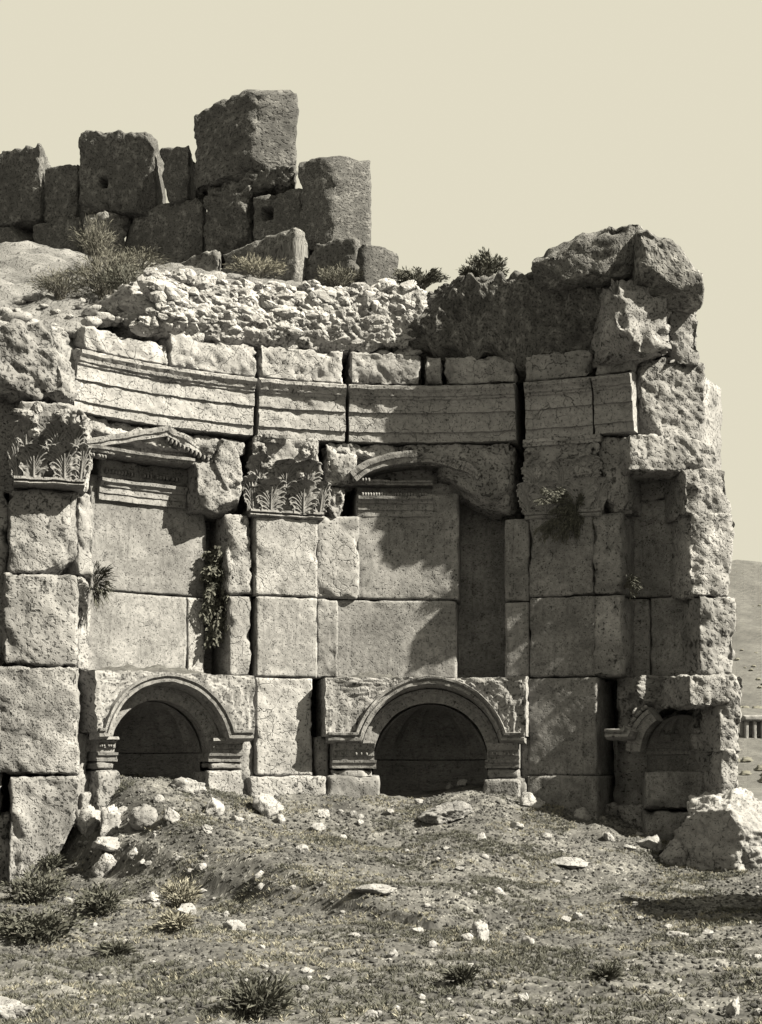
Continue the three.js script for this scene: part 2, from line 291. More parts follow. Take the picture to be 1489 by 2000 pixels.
// pilaster beside the pedimented niche
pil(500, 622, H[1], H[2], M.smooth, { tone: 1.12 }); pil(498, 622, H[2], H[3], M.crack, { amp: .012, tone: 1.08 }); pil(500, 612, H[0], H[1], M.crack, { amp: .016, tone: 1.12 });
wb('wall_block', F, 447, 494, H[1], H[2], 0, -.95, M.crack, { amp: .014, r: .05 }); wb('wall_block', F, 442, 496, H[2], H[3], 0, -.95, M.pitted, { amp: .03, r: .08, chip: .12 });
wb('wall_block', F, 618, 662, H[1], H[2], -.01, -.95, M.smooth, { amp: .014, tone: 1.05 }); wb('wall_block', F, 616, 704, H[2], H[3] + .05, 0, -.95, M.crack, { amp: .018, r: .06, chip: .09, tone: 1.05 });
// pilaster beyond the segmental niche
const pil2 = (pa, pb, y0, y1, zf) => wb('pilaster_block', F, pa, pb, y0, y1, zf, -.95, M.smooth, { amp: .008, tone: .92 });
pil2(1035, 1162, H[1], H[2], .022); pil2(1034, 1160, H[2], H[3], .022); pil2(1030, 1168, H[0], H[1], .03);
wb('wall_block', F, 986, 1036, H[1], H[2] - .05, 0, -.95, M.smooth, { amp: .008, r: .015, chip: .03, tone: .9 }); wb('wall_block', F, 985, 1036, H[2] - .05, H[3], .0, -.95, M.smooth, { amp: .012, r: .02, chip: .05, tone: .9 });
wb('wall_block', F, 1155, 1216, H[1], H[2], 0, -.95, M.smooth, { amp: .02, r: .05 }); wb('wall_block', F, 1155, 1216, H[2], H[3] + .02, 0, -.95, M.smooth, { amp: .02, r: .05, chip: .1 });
// backs of the three upper niches
const NB = sub('niche_back', E);
const nb = (pa, pb, y0, y1, m, o) => wb('panel', NB, pa, pb, y0, y1, o.zf ?? -.085, -.98, m, { amp: .006, r: .012, chip: .03, ...o });
nb(176, 404, H[2] - .02, 5.45, M.smooth, { tone: .92, zf: -.30 }); nb(170, 366, H[1], H[2] - .02, M.smooth, { tone: 1.04, zf: -.30 }); nb(366, 402, H[1], H[2] - .02, M.crack, { zf: -.30 }); nb(385, 480, H[1], 5.5, M.smooth, { zf: -.78 });
nb(696, 898, H[2], 5.45, M.smooth, { tone: .9 }); nb(640, 894, H[1], H[2], M.smooth, { tone: .98 }); nb(870, 1020, H[1], 5.6, M.smooth, { zf: -.7 });
nb(1180, 1270, H[1], H[2], M.smooth, { zf: -.6 }); nb(1270, 1350, H[1], H[2], M.smooth, { zf: -.6 }); nb(1180, 1346, H[2], 5.3, M.smooth, { zf: -.6 }); nb(1180, 1340, 5.3, 6.2, M.smooth, { amp: .05, zf: -.6 });
wb('wall_block', F, 150, 180, H[1], H[2] + .1, -.03, -.95, M.pitted, { amp: .02, r: .06 }); wb('wall_block', F, 152, 186, H[2] + .1, H[3] + .1, -.02, -.95, M.crack, { amp: .03, r: .07, chip: .12 });

// lower arched niches
function arc(xc, yc, r, a0, a1, n = 40) { const a = []; for (let i = 0; i <= n; i++) { const t = lerp(a0, a1, i / n) * Math.PI / 180; a.push([xc + r * Math.cos(t), yc + r * Math.sin(t)]); } return a; }
function spandrel(xc, yc, r, xl, xr, yb, yt, zf, zb, o) {     // block with an arch cut out of its underside
  const a0 = Math.asin((yb - yc) / r), n = 70, m = 26, out = [];
  const inner = (t) => [xc + r * Math.cos(t), yc + r * Math.sin(t)];
  const ray = (t) => { const c = Math.cos(t), s = Math.sin(t); let k = 1e9; if (c > 1e-6) k = Math.min(k, (xr - xc) / c); if (c < -1e-6) k = Math.min(k, (xl - xc) / c); if (s > 1e-6) k = Math.min(k, (yt - yc) / s); return [xc + k * c, yc + k * s]; };
  const tAt = (u) => Math.PI - a0 - (Math.PI - 2 * a0) * u, sd = seedN * 7.7, dense = o.amp ?? .03;
  const put = (x, y, z, v) => { const d = z > zb + .05 ? dense * (fb(x * 3 + sd, y * 3, z * 3, 3) + .5 * N3(x * 12, y * 12, sd)) : 0; v.set(x + d * .4, y + (y > yc + .5 ? d * .5 : 0), z + d); if (o.shape) o.shape(v, x, y, z); bend(v); return [x + z * .7, y + z * .5]; };
  const corner = [[xl, yt], [xr, yt]];
  const outer = (u) => { const t = tAt(u); let p = ray(t); if (u === 0) p = [xl, yb]; if (u === 1) p = [xr, yb]; for (const c of corner) { const tc = Math.atan2(c[1] - yc, c[0] - xc); if (Math.abs(tc - t) < (Math.PI - 2 * a0) / n * .5) p = c; } return p; };
  out.push(grid(n, m, (u, w, v) => { const a = inner(tAt(u)), b = outer(u); return put(lerp(a[0], b[0], w), lerp(a[1], b[1], w), zf, v); }, { tone: o.tone, uvk: 1.1 }));
  out.push(grid(n, 8, (u, w, v) => { const a = inner(tAt(u)); return put(a[0], a[1], lerp(zb, zf, w), v); }, { tone: o.tone }));
  out.push(grid(n, 14, (u, w, v) => { const b = outer(u); return put(b[0], b[1], lerp(zf, zb, w), v); }, { tone: o.tone }));
  for (const u of [0, 1]) out.push(grid(m, 8, (w, k, v) => { const a = inner(tAt(u)), b = outer(u); return put(lerp(a[0], b[0], w), lerp(a[1], b[1], w), lerp(zf, zb, k), v); }, { tone: o.tone }));
  return mergeGeometries(out);
}
function teeth(pathFn, n, w, h, z0, z1, map) {         // a row of small dentils or eggs
  const out = [];
  for (let i = 0; i < n; i++) {
    const [x, y, a] = pathFn((i + .5) / n); if (hsh(i, n, 9) / 65536 < .1) continue;
    const g = new THREE.SphereGeometry(1, 7, 5), p = g.attributes.position, c = Math.cos(a), s = Math.sin(a);
    for (let k = 0; k < p.count; k++) { V.fromBufferAttribute(p, k); const bx = clamp(V.x * 1.4, -1, 1) * w / 2, by = clamp(V.y * 1.4, -1, 1) * h / 2, bz = lerp(z0, z1, .5 + clamp(V.z * 1.4, -1, 1) * .5); V.set(x + bx * c - by * s, y + bx * s + by * c, bz); map(V); p.setXYZ(k, V.x, V.y, V.z); }
    out.push(soup(g, 1, 0));
  }
  return mergeGeometries(out);
}
function lowerNiche(pc, ri, Ro, yc, pl, pr, floor, o = {}) {
  const xc = S(pc, .2), G = sub('arched_niche', E), xl = S(pl, .3), xr = S(pr, .3), yb = yc + Ro * Math.sin((o.foot ?? 20) * Math.PI / 180);
  const f = o.foot ?? 20, end = o.end ?? f;
  part('lintel_block', spandrel(xc, yc, Ro - .02, xl, xr, yb, H[1], .30, -.5, { amp: .045, tone: o.tone ?? 1, shape: o.shape }), M.pitted, G);
  const aPath = arc(xc, yc, Ro, 180 - f, end); aPath.unshift([xl + .03, aPath[0][1]]); if (!o.brokenRight) aPath.push([xr - .02, aPath[aPath.length - 1][1]]);
  part('outer_moulding', sweep({ path: aPath, front: [[-.10, .10], [-.085, .27], [-.06, .325], [-.055, .35], [-.02, .355], [-.012, .325], [.012, .335], [.02, .375], [.05, .38], [.055, .29]], back: .1, amp: .008, wear: o.wear ?? .03, map: bend, step: .03, tone: 1.05 }), M.smooth, G);
  part('archivolt', sweep({ path: arc(xc, yc, ri, o.aStart ?? 180, o.aEnd ?? 0, 50), front: [[0, -.04], [0, .03], [.125, .04], [.13, .065], [.185, .07], [.195, -.02], [Ro - ri + .06, -.01]], back: -.3, amp: .006, wear: .01, map: bend, step: .03, tone: 1.08 }), M.smooth, G);
  fine('dentil_course', teeth((t) => { const a = o.aEnd ? Math.PI * lerp(.94, o.aEnd / 180, t) : Math.PI * (.06 + .88 * (1 - t)); return [xc + (ri + .225) * Math.cos(a), yc + (ri + .225) * Math.sin(a), a - Math.PI / 2]; }, Math.round(38 * ri / .8), .035, .05, .0, .085, bend), M.smooth, G);
  // jambs and imposts
  for (const sgn of [-1, 1]) {
    const a = xc + sgn * ri, b = sgn < 0 ? xl + .12 : xr - .12, x0 = Math.min(a, b), x1 = Math.max(a, b), js = sgn < 0 ? (o.leftJamb ?? 1) : (o.rightJamb ?? 1);
    const cut = sgn > 0 && o.jambBroken ? (p, x, y) => { const k = sst(.1, .9, (p.y - floor) / (yb - floor) + .25 * N3(p.x * 5, p.y * 4, 2)); p.x = lerp(lerp(x0, x1, .62), p.x, .25 + .75 * k); } : undefined;
    if (js) {
      part('jamb_block', roughBox({ x0, x1, y0: floor + .16, y1: yc - .12, z0: -.95, z1: .13, r: .03, amp: .012, map: bend, shape: cut }), M.smooth, G);
      part('jamb_base', roughBox({ x0: sgn < 0 ? x0 - .02 : x0 - .06, x1: sgn < 0 ? x1 + .07 : x1 + .02, y0: floor - .5, y1: floor + .15, z0: -.95, z1: .18, r: .04, amp: .012, map: bend }), M.pitted, G);
      part('impost', sweep({ path: [[x0 - (sgn < 0 ? .0 : .03), yc - .115], [x1 + (sgn < 0 ? .03 : 0), yc - .115]], front: [[0, .10], [0, .15], [.03, .155], [.035, .135], [.07, .14], [.08, .17], [.115, .18]], back: -.9, amp: .006, wear: .02, map: bend }), M.smooth, G);
      part('impost_cornice', sweep({ path: [[x0, yc], [x1, yc]], front: [[0, .13], [.05, .135], [.06, .16], [.12, .165], [.14, .2], [.17, .22], [.2, .24], [yb - yc - .09, .26]], back: -.9, amp: .006, wear: .02, map: bend }), M.smooth, G);
      fine('egg_course', teeth((t) => [lerp(x0, x1, t), yc + .09, 0], 8, .035, .05, .12, .19, bend), M.smooth, G);
    }
    if (!(sgn > 0 && o.leftJamb === 0)) part('reveal_block', roughBox({ x0: sgn < 0 ? xl - .1 : x1, x1: sgn < 0 ? (o.leftJamb === 0 ? x1 : x0) : (o.leftJamb === 0 ? Math.max(x1 + .05, xr - .05) : xr + .1), y0: floor - .6, y1: yb, z0: -.95, z1: o.leftJamb === 0 && sgn < 0 ? -.55 : -.02, res: .06, r: .04, amp: .02, map: bend }), M.smooth, G);
  }
  // half-round recess and fluted semi-dome
  const rn = ri * .97, dp = o.aEnd ? .9 : 1.45, zc = -.2;
  part('recess_wall', grid(48, 20, (u, w, v) => { const t = Math.PI * (1 - u); v.set(xc + rn * Math.cos(t) + .01 * N3(u * 9, w * 9, pc), lerp(floor - .6, yc, w), zc - rn * dp * Math.sin(t) + .012 * fb(u * 8, w * 8, pc)); bend(v); }, { uvk: 1.2 }), M.smooth, G);
  part('semi_dome_shell', grid(110, 24, (u, w, v) => {
    const t = Math.PI * (1 - u), e = w * Math.PI / 2 * .985, fl = .05 * ri * (Math.abs(Math.sin(t * 7)) - .5) * Math.sin(Math.PI * Math.min(1, w * 1.15)), r = rn * (1 + fl * 1.8);
    v.set(xc + r * Math.cos(t) * Math.cos(e), yc + rn * .02 + r * Math.sin(e) * .99, zc - r * dp * Math.sin(t) * Math.cos(e)); bend(v);
  }, { uvk: 1.2 }), M.smooth, G);
  if (o.aEnd) part('string_course', sweep({ path: arc(xc, 0, 1, 180, 0, 30).map(([x]) => [x, yc - .05]).map(([x, y]) => [xc + (x - xc) * rn, y]), front: [[0, 0], [.02, .03], [.06, .035], [.08, .05], [.1, .01]], back: -.04, amp: .003, map: (p) => { const q = clamp((p.x - xc) / rn, -1, 1); p.z += zc - rn * dp * Math.sqrt(1 - q * q); return bend(p); } }), M.smooth, G);
  return G;
}
lowerNiche(322, .70, .98, 1.80, 188, 497, 1.42, { foot: 15, });
lowerNiche(842, .80, 1.10, 1.71, 637, 1028, 1.30, { foot: 17, rightJamb: 1 });
lowerNiche(1312, .50, .66, 1.82, 1180, 1408, 1.1, { leftJamb: 0, foot: 22, end: 152, aEnd: 124, brokenRight: true, wear: .1, rightJamb: 0, tone: .9, shape: (v, x, y, z) => { const xc = S(1312, .2), k = sst(-.1, .4, (x - xc + .6)), j = sst(-.5, -.62, x - xc + .1 * N3(x * 3, y * 3, 4)); v.x -= .65 * (.3 - z) * sst(.2, .6, x - xc) + .45 * sst(.2, .6, x - xc) * k; if (z > -.4) v.z -= .12 + k * .45 + j * .55 + .3 * Math.max(0, fb(x * 2.2, y * 2.2, 5, 3)); } });

// upper niche heads (aediculae)
const cornice = [[0, .0], [.0, .20], [.05, .215], [.06, .26], [.10, .285], [.125, .29], [.13, .10]];
function head(name, pl, pr, papex, ya, yl, seg, cutPx, dz) {
  const G = sub(name, E), xl = S(pl, .2), xr = S(pr, .2), xa = S(papex, .2);
  const fr = [[0, 0], [0, .03], [.085, .033], [.088, .05], [.17, .053], [.175, .075], [.21, .085], [.23, .12], [.27, .125]];
  const lx0 = S(pl + 8, -.3), lx1 = S(pr - 24, -.3), cutX = S(cutPx, -.2);
  part('architrave', sweep({ path: [[lx0, 5.12], [cutX, 5.12]], front: fr.map(([n, z]) => [n, z - dz]), back: -.8, amp: .008, wear: .03, map: bend }), M.smooth, G);
  part('frieze', roughBox({ x0: lx0, x1: lx1, y0: 5.40, y1: 5.66, z0: -.98, z1: seg ? -.3 : .04 - dz, amp: .008, map: bend }), M.smooth, G);
  fine('dentil_course', teeth((t) => [lerp(lx0 + .05, cutX - .08, t), seg ? 5.42 : 5.49, 0], 24, .032, .055, seg ? -.12 : .02 - dz, seg ? -.04 : .11 - dz, bend), M.smooth, G);
  fine('dentil_course', teeth((t) => [lerp(xl + .02, xl + .28, t), 5.6, 0], 6, .035, .05, -.02, .09, bend), M.smooth, G);
  const cy = seg ? 5.56 : 5.655;
  part('cornice', sweep({ path: [[xl - .03, cy], [cutX, cy]], front: seg ? [[0, -.25], [0, -.06], [.03, -.05], [.035, -.02], [.06, -.01], [.065, -.2]] : [[0, -.1], [.0, .08], [.03, .09], [.035, .12], [.07, .13], [.075, .02]], back: -.6, amp: .01, wear: .05, map: bend }), M.smooth, G);
  // raking cornices
  const yr = yl, rake = seg ? arc(0, 0, 1, 150, 30, 20).map(([x, y]) => [x / .866, (y - .5) / .5]) : null;
  const L = seg ? rake.filter(([x]) => x <= .001).map(([x, y]) => [xa + (x < 0 ? (xa - xl) : 0) * x, lerp(yl, ya, y)]) : [[xl - .05, yl], [xa, ya]];
  const Rr = seg ? rake.filter(([x]) => x >= -.001).map(([x, y]) => [xa + (xr - xa) * x, lerp(yr, ya, y)]) : [[xa, ya], [lerp(xa, xr, .72), lerp(ya, yr, .72)]];
  part('raking_cornice', sweep({ path: L, front: cornice.map(([n, z]) => seg ? [n * 1.25 - .12, z * .62] : [n * .95 - .1, z * .5]), back: -.6, amp: .01, wear: .03, map: bend, tone: 1.1 }), M.smooth, G);
  part('raking_cornice', sweep({ path: seg ? Rr : Rr, front: cornice.map(([n, z]) => [n * .95 - .1, z * .45]), back: -.6, amp: .02, wear: .14, map: bend }), M.pitted, G);
  const dl = (a, b, t) => [lerp(a[0], b[0], t), lerp(a[1], b[1], t) - .14, Math.atan2(b[1] - a[1], b[0] - a[0])];
  if (!seg) fine('dentil_course', teeth((t) => dl(Rr[0], Rr[1], t), 12, .035, .06, 0, .09, bend), M.smooth, G);
  part('tympanum', roughBox({ x0: xl + .05, x1: xr - .05, y0: cy + .02, y1: ya - .03, z0: -.95, z1: seg ? -.42 : -.14, amp: .04, freq: 4.5, facet: .03, map: bend }), M.pitted, G);
  return G;
}
const A1 = head('pedimented_niche_head', 183, 462, 333, 6.10, 5.76, false, 366, .28);
const A2 = head('segmental_niche_head', 688, 940, 816, 5.96, 5.66, true, 846, .10);
// masonry round the niche heads, weathered
const RO = { amp: .028, freq: 3, r: .03, chip: .14, res: .03, facet: .02, cuts: 12 };
wb('wall_block', F, 172, 480, 5.82, H[4], .03, -.95, M.crack, { ...RO, amp: .03 });
wb('wall_block', F, 385, 476, 5.04, 5.84, .12, -.95, M.pitted, RO);
wb('wall_block', F, 418, 476, 5.30, 6.08, .16, -.95, M.pitted, RO);
wb('wall_block', F, 640, 1000, 5.84, H[4], .05, -.95, M.pitted, { ...RO, amp: .04 });
wb('wall_block', F, 636, 700, 5.52, 6.08, .12, -.95, M.pitted, RO);
wb('wall_block', F, 634, 676, 5.06, 5.56, .03, -.95, M.pitted, RO);
part('wall_block', roughBox({ x0: S(856, .1), x1: S(1004, .1), y0: 5.16, y1: 6.06, z0: -.95, z1: .09, map: bend, amp: .035, freq: 2.6, r: .05, chip: .16, facet: .03, cuts: 14, res: .035, shape: (p) => { const k = sst(0, .8, (S(960, .2) - p.x) / .9); p.y += k * .38 * (1 - sst(5.1, 5.9, p.y)); p.z -= .1 * k; } }), M.pitted, F);
wb('wall_block', F, 1165, 1230, 5.06, 6.1, .02, -.95, M.pitted, RO);
wb('wall_block', F, 150, 186, 5.1, 6.1, .04, -.95, M.pitted, RO);

// Corinthian pilaster capitals
function taper(curve, n, r0, r1, map) {          // tapered round bar along a curve in unrolled space
  const L = [], src = [], uv = [], idx = [], fr = curve.computeFrenetFrames(n), c = new THREE.Vector3(), k = 6;
  for (let i = 0; i <= n; i++) { curve.getPointAt(i / n, c); const r = lerp(r0, r1, i / n); for (let j = 0; j <= k; j++) { const a = j / k * 6.28318; V.copy(c).addScaledVector(fr.normals[i], Math.cos(a) * r).addScaledVector(fr.binormals[i], Math.sin(a) * r); map(V); L.push(V.x, V.y, V.z); src.push(j === k ? src.length - k : src.length); uv.push(i / n * .1, j / k * .05); } }
  for (let i = 0; i < n; i++) for (let j = 0; j < k; j++) { const a = i * (k + 1) + j, b = a + k + 1; idx.push(a, a + 1, b, a + 1, b + 1, b); }
  return shared(L, src, uv, idx, 1.1, .1, 3);
}
function leaf(xc, yb, h, w, z, curl, map, side = 0) {          // one acanthus leaf: hollow blade, midrib and fanned lobes, tip bent over
  const lw = .88 + .26 * rnd(), worn = rnd(); w *= lw; h *= .92 + .16 * rnd();
  const zAt = (a, v) => z + .005 + .05 * v + curl * Math.pow(Math.max(0, v - .45) / .55, 2.2) + .035 * a * a * (1 - v) - .05 * a * a * v;
  const yAt = (v) => yb + h * v - (v > .8 ? h * 2.4 * Math.pow(v - .8, 2) : 0);
  const wAt = (v) => w * (.55 + .55 * Math.sin(Math.PI * (.05 + .62 * v))) * (v > .72 ? Math.sqrt(Math.max(0.02, 1 - Math.pow((v - .72) / .285, 2))) : 1);
  const blade = (off) => grid(22, 26, (u, v, p) => { const a = u * 2 - 1, lob = 1 - .2 * Math.abs(Math.sin(v * 10.5)) * Math.abs(a); p.set(xc + a * wAt(v) * lob + side * v * .05, yAt(v), zAt(a, v) - off + .018 * N3(u * 4 + xc * 9, v * 4, 3) + .010 * Math.cos(Math.atan2(a, 1.15 - v * .7) * 15) * Math.abs(a)); map(p); return [u * .2, v * .4]; }, { tone: .95 });
  const out = [blade(0), blade(.06)];
  const bar = (pts, r0, r1) => out.push(taper(new THREE.CatmullRomCurve3(pts.map(([a, v, f]) => new THREE.Vector3(xc + a * w + side * v * .05, yAt(v), zAt(a, v) + f))), 9, r0, r1, map));
  bar([[0, 0, .01], [0, .3, .014], [0, .6, .014], [0, .8 - .2 * worn, .008]], .016, .008);
  for (const sg of [-1, 1]) for (let i = 0; i < 6; i++) {
    const v0 = .02 + .075 * i, v1 = Math.min(.88, .12 + .15 * i), e = wAt(v1) / w * .95; if (rnd() < .14 + .14 * worn) continue;
    bar([[sg * .05, v0, .004], [sg * e * .42, lerp(v0, v1, .74), .008], [sg * e * .78, v1 + .01, .008], [sg * e, v1 - .05, .0]], .006, .012);
  }
  return mergeGeometries(out);
}
function volute(xc, yc, r, z, dir, map, broken = 0) {
  const pts = []; for (let i = 0; i <= 40; i++) { const t = i / 40, a = -Math.PI * .5 + t * Math.PI * (3.2 - broken), rr = r * (1 - .75 * t); pts.push(new THREE.Vector3(xc + dir * -rr * Math.cos(a), yc + rr * Math.sin(a), z + .06 * t)); }
  pts.unshift(new THREE.Vector3(xc - dir * r * 1.1, yc - r * 2.1, z - .04), new THREE.Vector3(xc - dir * r * .5, yc - r * 1.4, z - .02));
  const g = new THREE.TubeGeometry(new THREE.CatmullRomCurve3(pts), 70, r * .36, 8), p = g.attributes.position;
  for (let i = 0; i < p.count; i++) { V.fromBufferAttribute(p, i); const e = .25 * r; V.x += e * N3(V.x * 14, V.y * 14, V.z * 14); V.z += e * N3(V.x * 14, V.y * 14, 7); map(V); p.setXYZ(i, V.x, V.y, V.z); }
  return soup(g, 1, .1);
}
function capital(x0, x1, yb, yt, z, map, o = {}) {
  const G = sub('capital', E), w = x1 - x0, xc = (x0 + x1) / 2, h = yt - yb, m = o.m ?? M.smooth;
  part('bell', roughBox({ x0: x0 + .02, x1: x1 - .02, y0: yb, y1: yt, z0: -.9, z1: z, amp: .03, freq: 3.4, r: .05, chip: .1, facet: .02, map, shape: (p) => { const k = (p.y - yb) / h; if (p.z > -.4) p.z += .10 * k * k - (o.bare ?? .0) * Math.max(0, fb(p.x * 3, p.y * 3, 6, 2)); } }), o.bell ?? M.crack, G);
  part('astragal', sweep({ path: [[x0 - .04, yb - .07], [x1 + .04, yb - .07]], front: [[0, z], [0, z + .04], [.02, z + .06], [.045, z + .04], [.05, z + .02], [.06, z + .07], [.09, z + .06], [.1, z]], back: -.5, amp: .01, wear: .05, map }), M.smooth, G);
  const lw = w / 4.1;
  for (const k of [-.5, .5]) part('acanthus_leaf', leaf(xc + k * w * .48, yb, h * .47, lw, z + .03, .16, map), m, G);
  for (const k of [-1, 1]) part('acanthus_leaf', leaf(xc + k * w * .49, yb, h * .5, lw * .55, z - .01, .13, map, k), m, G);
  for (const k of o.upper ?? [-1, 0, 1]) part('acanthus_leaf', leaf(xc + k * w * .40, yb + h * .32, h * .42, lw * .8, z + .03, .20, map), m, G);
  for (const k of o.vol ?? [-1, 1]) part('volute', volute(xc + k * w * .47, yt - h * .20, h * .105, z + .13, k, map, 1.1 + .8 * rnd()), m, G);
  if (o.abacus !== false) part('abacus', sweep({ path: [[lerp(x0, x1, o.ab?.[0] ?? -.06), yt - .10], [lerp(x0, x1, o.ab?.[1] ?? 1.06), yt - .10]], front: [[0, z + .08], [0, z + .18], [.045, z + .20], [.05, z + .22], [.095, z + .23]], back: -.5, amp: .012, wear: .09, map }), M.pitted, G);
  // weathered lumps where carving has broken off
  for (let i = 0; i < (o.lumps ?? 6); i++) { const g = stoneGeo(.06 + .06 * rnd(), .05 + .06 * rnd(), .07, { detail: 3, planes: 4, amp: .25 }); const p = g.attributes.position, lx = lerp(x0, x1, rnd()), ly = lerp(yb + h * .45, yt - .05, rnd()); for (let k = 0; k < p.count; k++) { V.set(lx + p.getX(k), ly + p.getY(k), z + .07 + p.getZ(k)); map(V); p.setXYZ(k, V.x, V.y, V.z); } g.computeVertexNormals(); part('carved_fragment', g, M.pitted, G); }
  return G;
}
capital(S(496, .1), S(628, .1), 5.10, H[4], .05, bend, { ab: [.12, .45], lumps: 8, upper: [-1.05, -.05, .75], vol: [-1] });
capital(S(1030, .1), S(1166, .1), 5.10, H[4], .02, (p) => { if (p.z > .02) p.z = .02 + (p.z - .02) * .45; return bend(p); }, { lumps: 9, upper: [-1, 0, .9] });

// entablature
const ARCH = [[0, .06], [0, .10], [.125, .105], [.13, .135], [.385, .14], [.39, .17], [.56, .175], [.575, .20], [.60, .205], [.61, .23], [.65, .245], [.69, .285], [.73, .29], [.735, .22], [.775, .15]];
const EN = sub('architrave', E), FZ = sub('frieze', E);
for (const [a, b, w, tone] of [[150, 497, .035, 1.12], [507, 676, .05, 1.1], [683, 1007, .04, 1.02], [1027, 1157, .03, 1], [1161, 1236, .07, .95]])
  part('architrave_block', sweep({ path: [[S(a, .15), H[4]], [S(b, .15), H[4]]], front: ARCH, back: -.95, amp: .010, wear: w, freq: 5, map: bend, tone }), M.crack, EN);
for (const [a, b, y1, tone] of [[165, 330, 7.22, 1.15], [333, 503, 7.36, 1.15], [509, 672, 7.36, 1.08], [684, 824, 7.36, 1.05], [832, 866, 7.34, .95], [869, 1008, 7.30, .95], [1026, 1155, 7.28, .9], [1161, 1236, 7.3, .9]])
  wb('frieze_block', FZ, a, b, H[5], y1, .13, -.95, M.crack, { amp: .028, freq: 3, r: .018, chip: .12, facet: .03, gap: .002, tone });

const tw = table([[-70, 6.9], [-44, 7.15], [-36, 7.5], [-28, 8.02], [-12, 8.2], [8, 8.28], [35, 8.15]]), tsl = table([[-50, .43], [-20, .40], [-4, .36], [6, .06], [14, 0]]);
function terraceY(X, D) { const dx = X - CX, dz = D - CD, th = Math.atan2(dx, dz) * 57.3, o = Math.hypot(dx, dz) - R - .35; return tw(th) + tsl(th) * clamp(o, 0, 8.5) + .14 * fb(X * .9, D * .9, 4, 3) + .07 * fb(X * 4, D * 4, 4, 3); }
// rubble core above the entablature
const RC = sub('rubble_core', E);
const rcx0 = S(283, .1), rcx1 = S(806, .1);
const rcTop = (x) => lerp(8.14, 8.30, sst(rcx0, rcx1, x)) + .03 * N3(x * 1.4, 2, 2);
part('mortar', roughBox({ x0: rcx0, x1: rcx1 + .2, y0: 7.34, y1: 8.3, z0: -2.2, z1: .17, amp: .05, freq: 4.5, r: .06, chip: .12, facet: .05, cuts: 6, cutH: 1.2, res: .028, map: bend, tone: 1.3, shape: (p, x, y) => { const k = (p.y - 7.34) / .96; p.y = lerp(7.34, rcTop(p.x), k); p.z -= .16 * Math.pow(1 - k, 5); } }), M.pitted, RC);
for (let i = 0, n = 0; i < 2600 && n < 290; i++) {
  const u = rnd(), k = Math.pow(rnd(), .85), x = lerp(rcx0, rcx1, u), y = lerp(7.38, rcTop(x) + .02, k);
  const sz = .05 + .10 * Math.pow(rnd(), 1.8) + (rnd() < .08 ? .07 : 0);
  const g = stoneGeo(sz * (1.0 + .8 * rnd()), sz * (.7 + .4 * rnd()), sz, { detail: 3, planes: 11, amp: .12, tone: 1.1 + .4 * rnd() });
  const p = g.attributes.position, z = .165 - sz * .62 - .16 * Math.pow(1 - k, 5) + .03 * N3(x * 3, y * 3, 1), tilt = -.25 + .5 * rnd();
  for (let q = 0; q < p.count; q++) { const a = p.getX(q), b = p.getY(q); V.set(x + a * Math.cos(tilt) - b * Math.sin(tilt), y + a * Math.sin(tilt) + b * Math.cos(tilt), z + p.getZ(q)); bend(V); p.setXYZ(q, V.x, V.y, V.z); }
  g.computeVertexNormals(); part('rubble_stone', g, rnd() < .75 ? M.crack : M.pitted, RC); n++;
}
for (let i = 0; i < 70; i++) {                     // loose rubble on top of the left end of the wall
  const th = lerp(-50, -31, rnd()) * Math.PI / 180, r = R + .05 + 3.2 * rnd() * rnd(), X = CX + r * Math.sin(th), D = CD + r * Math.cos(th), sz = .05 + .1 * rnd() ** 2;
  const g = stoneGeo(sz * 1.4, sz * .8, sz, { detail: 2, planes: 8, amp: .25, tone: .8 + .4 * rnd() }); g.translate(X - ROOT[0], terraceY(X, D) + sz * .2, -D - ROOT[2]); part('rubble_stone', g, M.crack, RC);
}
// overhanging cornice course, dark and undercut
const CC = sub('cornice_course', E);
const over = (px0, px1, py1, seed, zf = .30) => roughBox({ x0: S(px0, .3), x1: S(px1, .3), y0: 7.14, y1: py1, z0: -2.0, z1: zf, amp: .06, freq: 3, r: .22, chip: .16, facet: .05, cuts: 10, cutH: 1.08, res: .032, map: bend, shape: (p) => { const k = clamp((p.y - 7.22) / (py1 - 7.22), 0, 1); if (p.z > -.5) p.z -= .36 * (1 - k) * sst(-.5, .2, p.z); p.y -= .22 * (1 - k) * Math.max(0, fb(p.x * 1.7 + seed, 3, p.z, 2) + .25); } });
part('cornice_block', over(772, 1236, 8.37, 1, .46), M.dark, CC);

// broken right end of the wall: large weathered blocks
const RE = sub('broken_wall_end', E);
function eb(name, parent, pa, pb, pt, pbm, D, yaw, thick, m, o = {}) {
  const pc = (pa + pb) / 2, w = (pb - pa) * D / PF / Math.cos(yaw * Math.PI / 180) / 2;
  return part(name, roughBox({ x0: -w, x1: w, y0: YP(pbm, D), y1: YP(pt, D), z0: -thick, z1: 0, map: frame(pc, D, yaw, o.root ?? ROOT), r: .03, amp: .028, freq: 3, chip: .12, facet: .025, cuts: 4, cutH: 1.28, res: .034, ...o }), m, parent);
}
eb('end_block', RE, 1192, 1324, 540, 696, 18.9, 14, 1.3, M.pitted, { r: .3, amp: .03, chip: .04, facet: .01, cuts: 7, cutH: 1.02, tone: .95 });
eb('end_block', RE, 1306, 1370, 572, 714, 19.25, 12, 1.4, M.pitted, { tone: .95 });
eb('end_block', RE, 1246, 1381, 698, 858, 19.3, 8, 1.5, M.pitted, { amp: .035, chip: .12, tone: .95 });
eb('end_block', RE, 1206, 1250, 690, 850, 19.35, 4, 1.2, M.pitted, { tone: .95 });
eb('end_block', RE, 1226, 1408, 848, 922, 19.05, 8, 1.6, M.pitted, { amp: .03, tone: .95 });
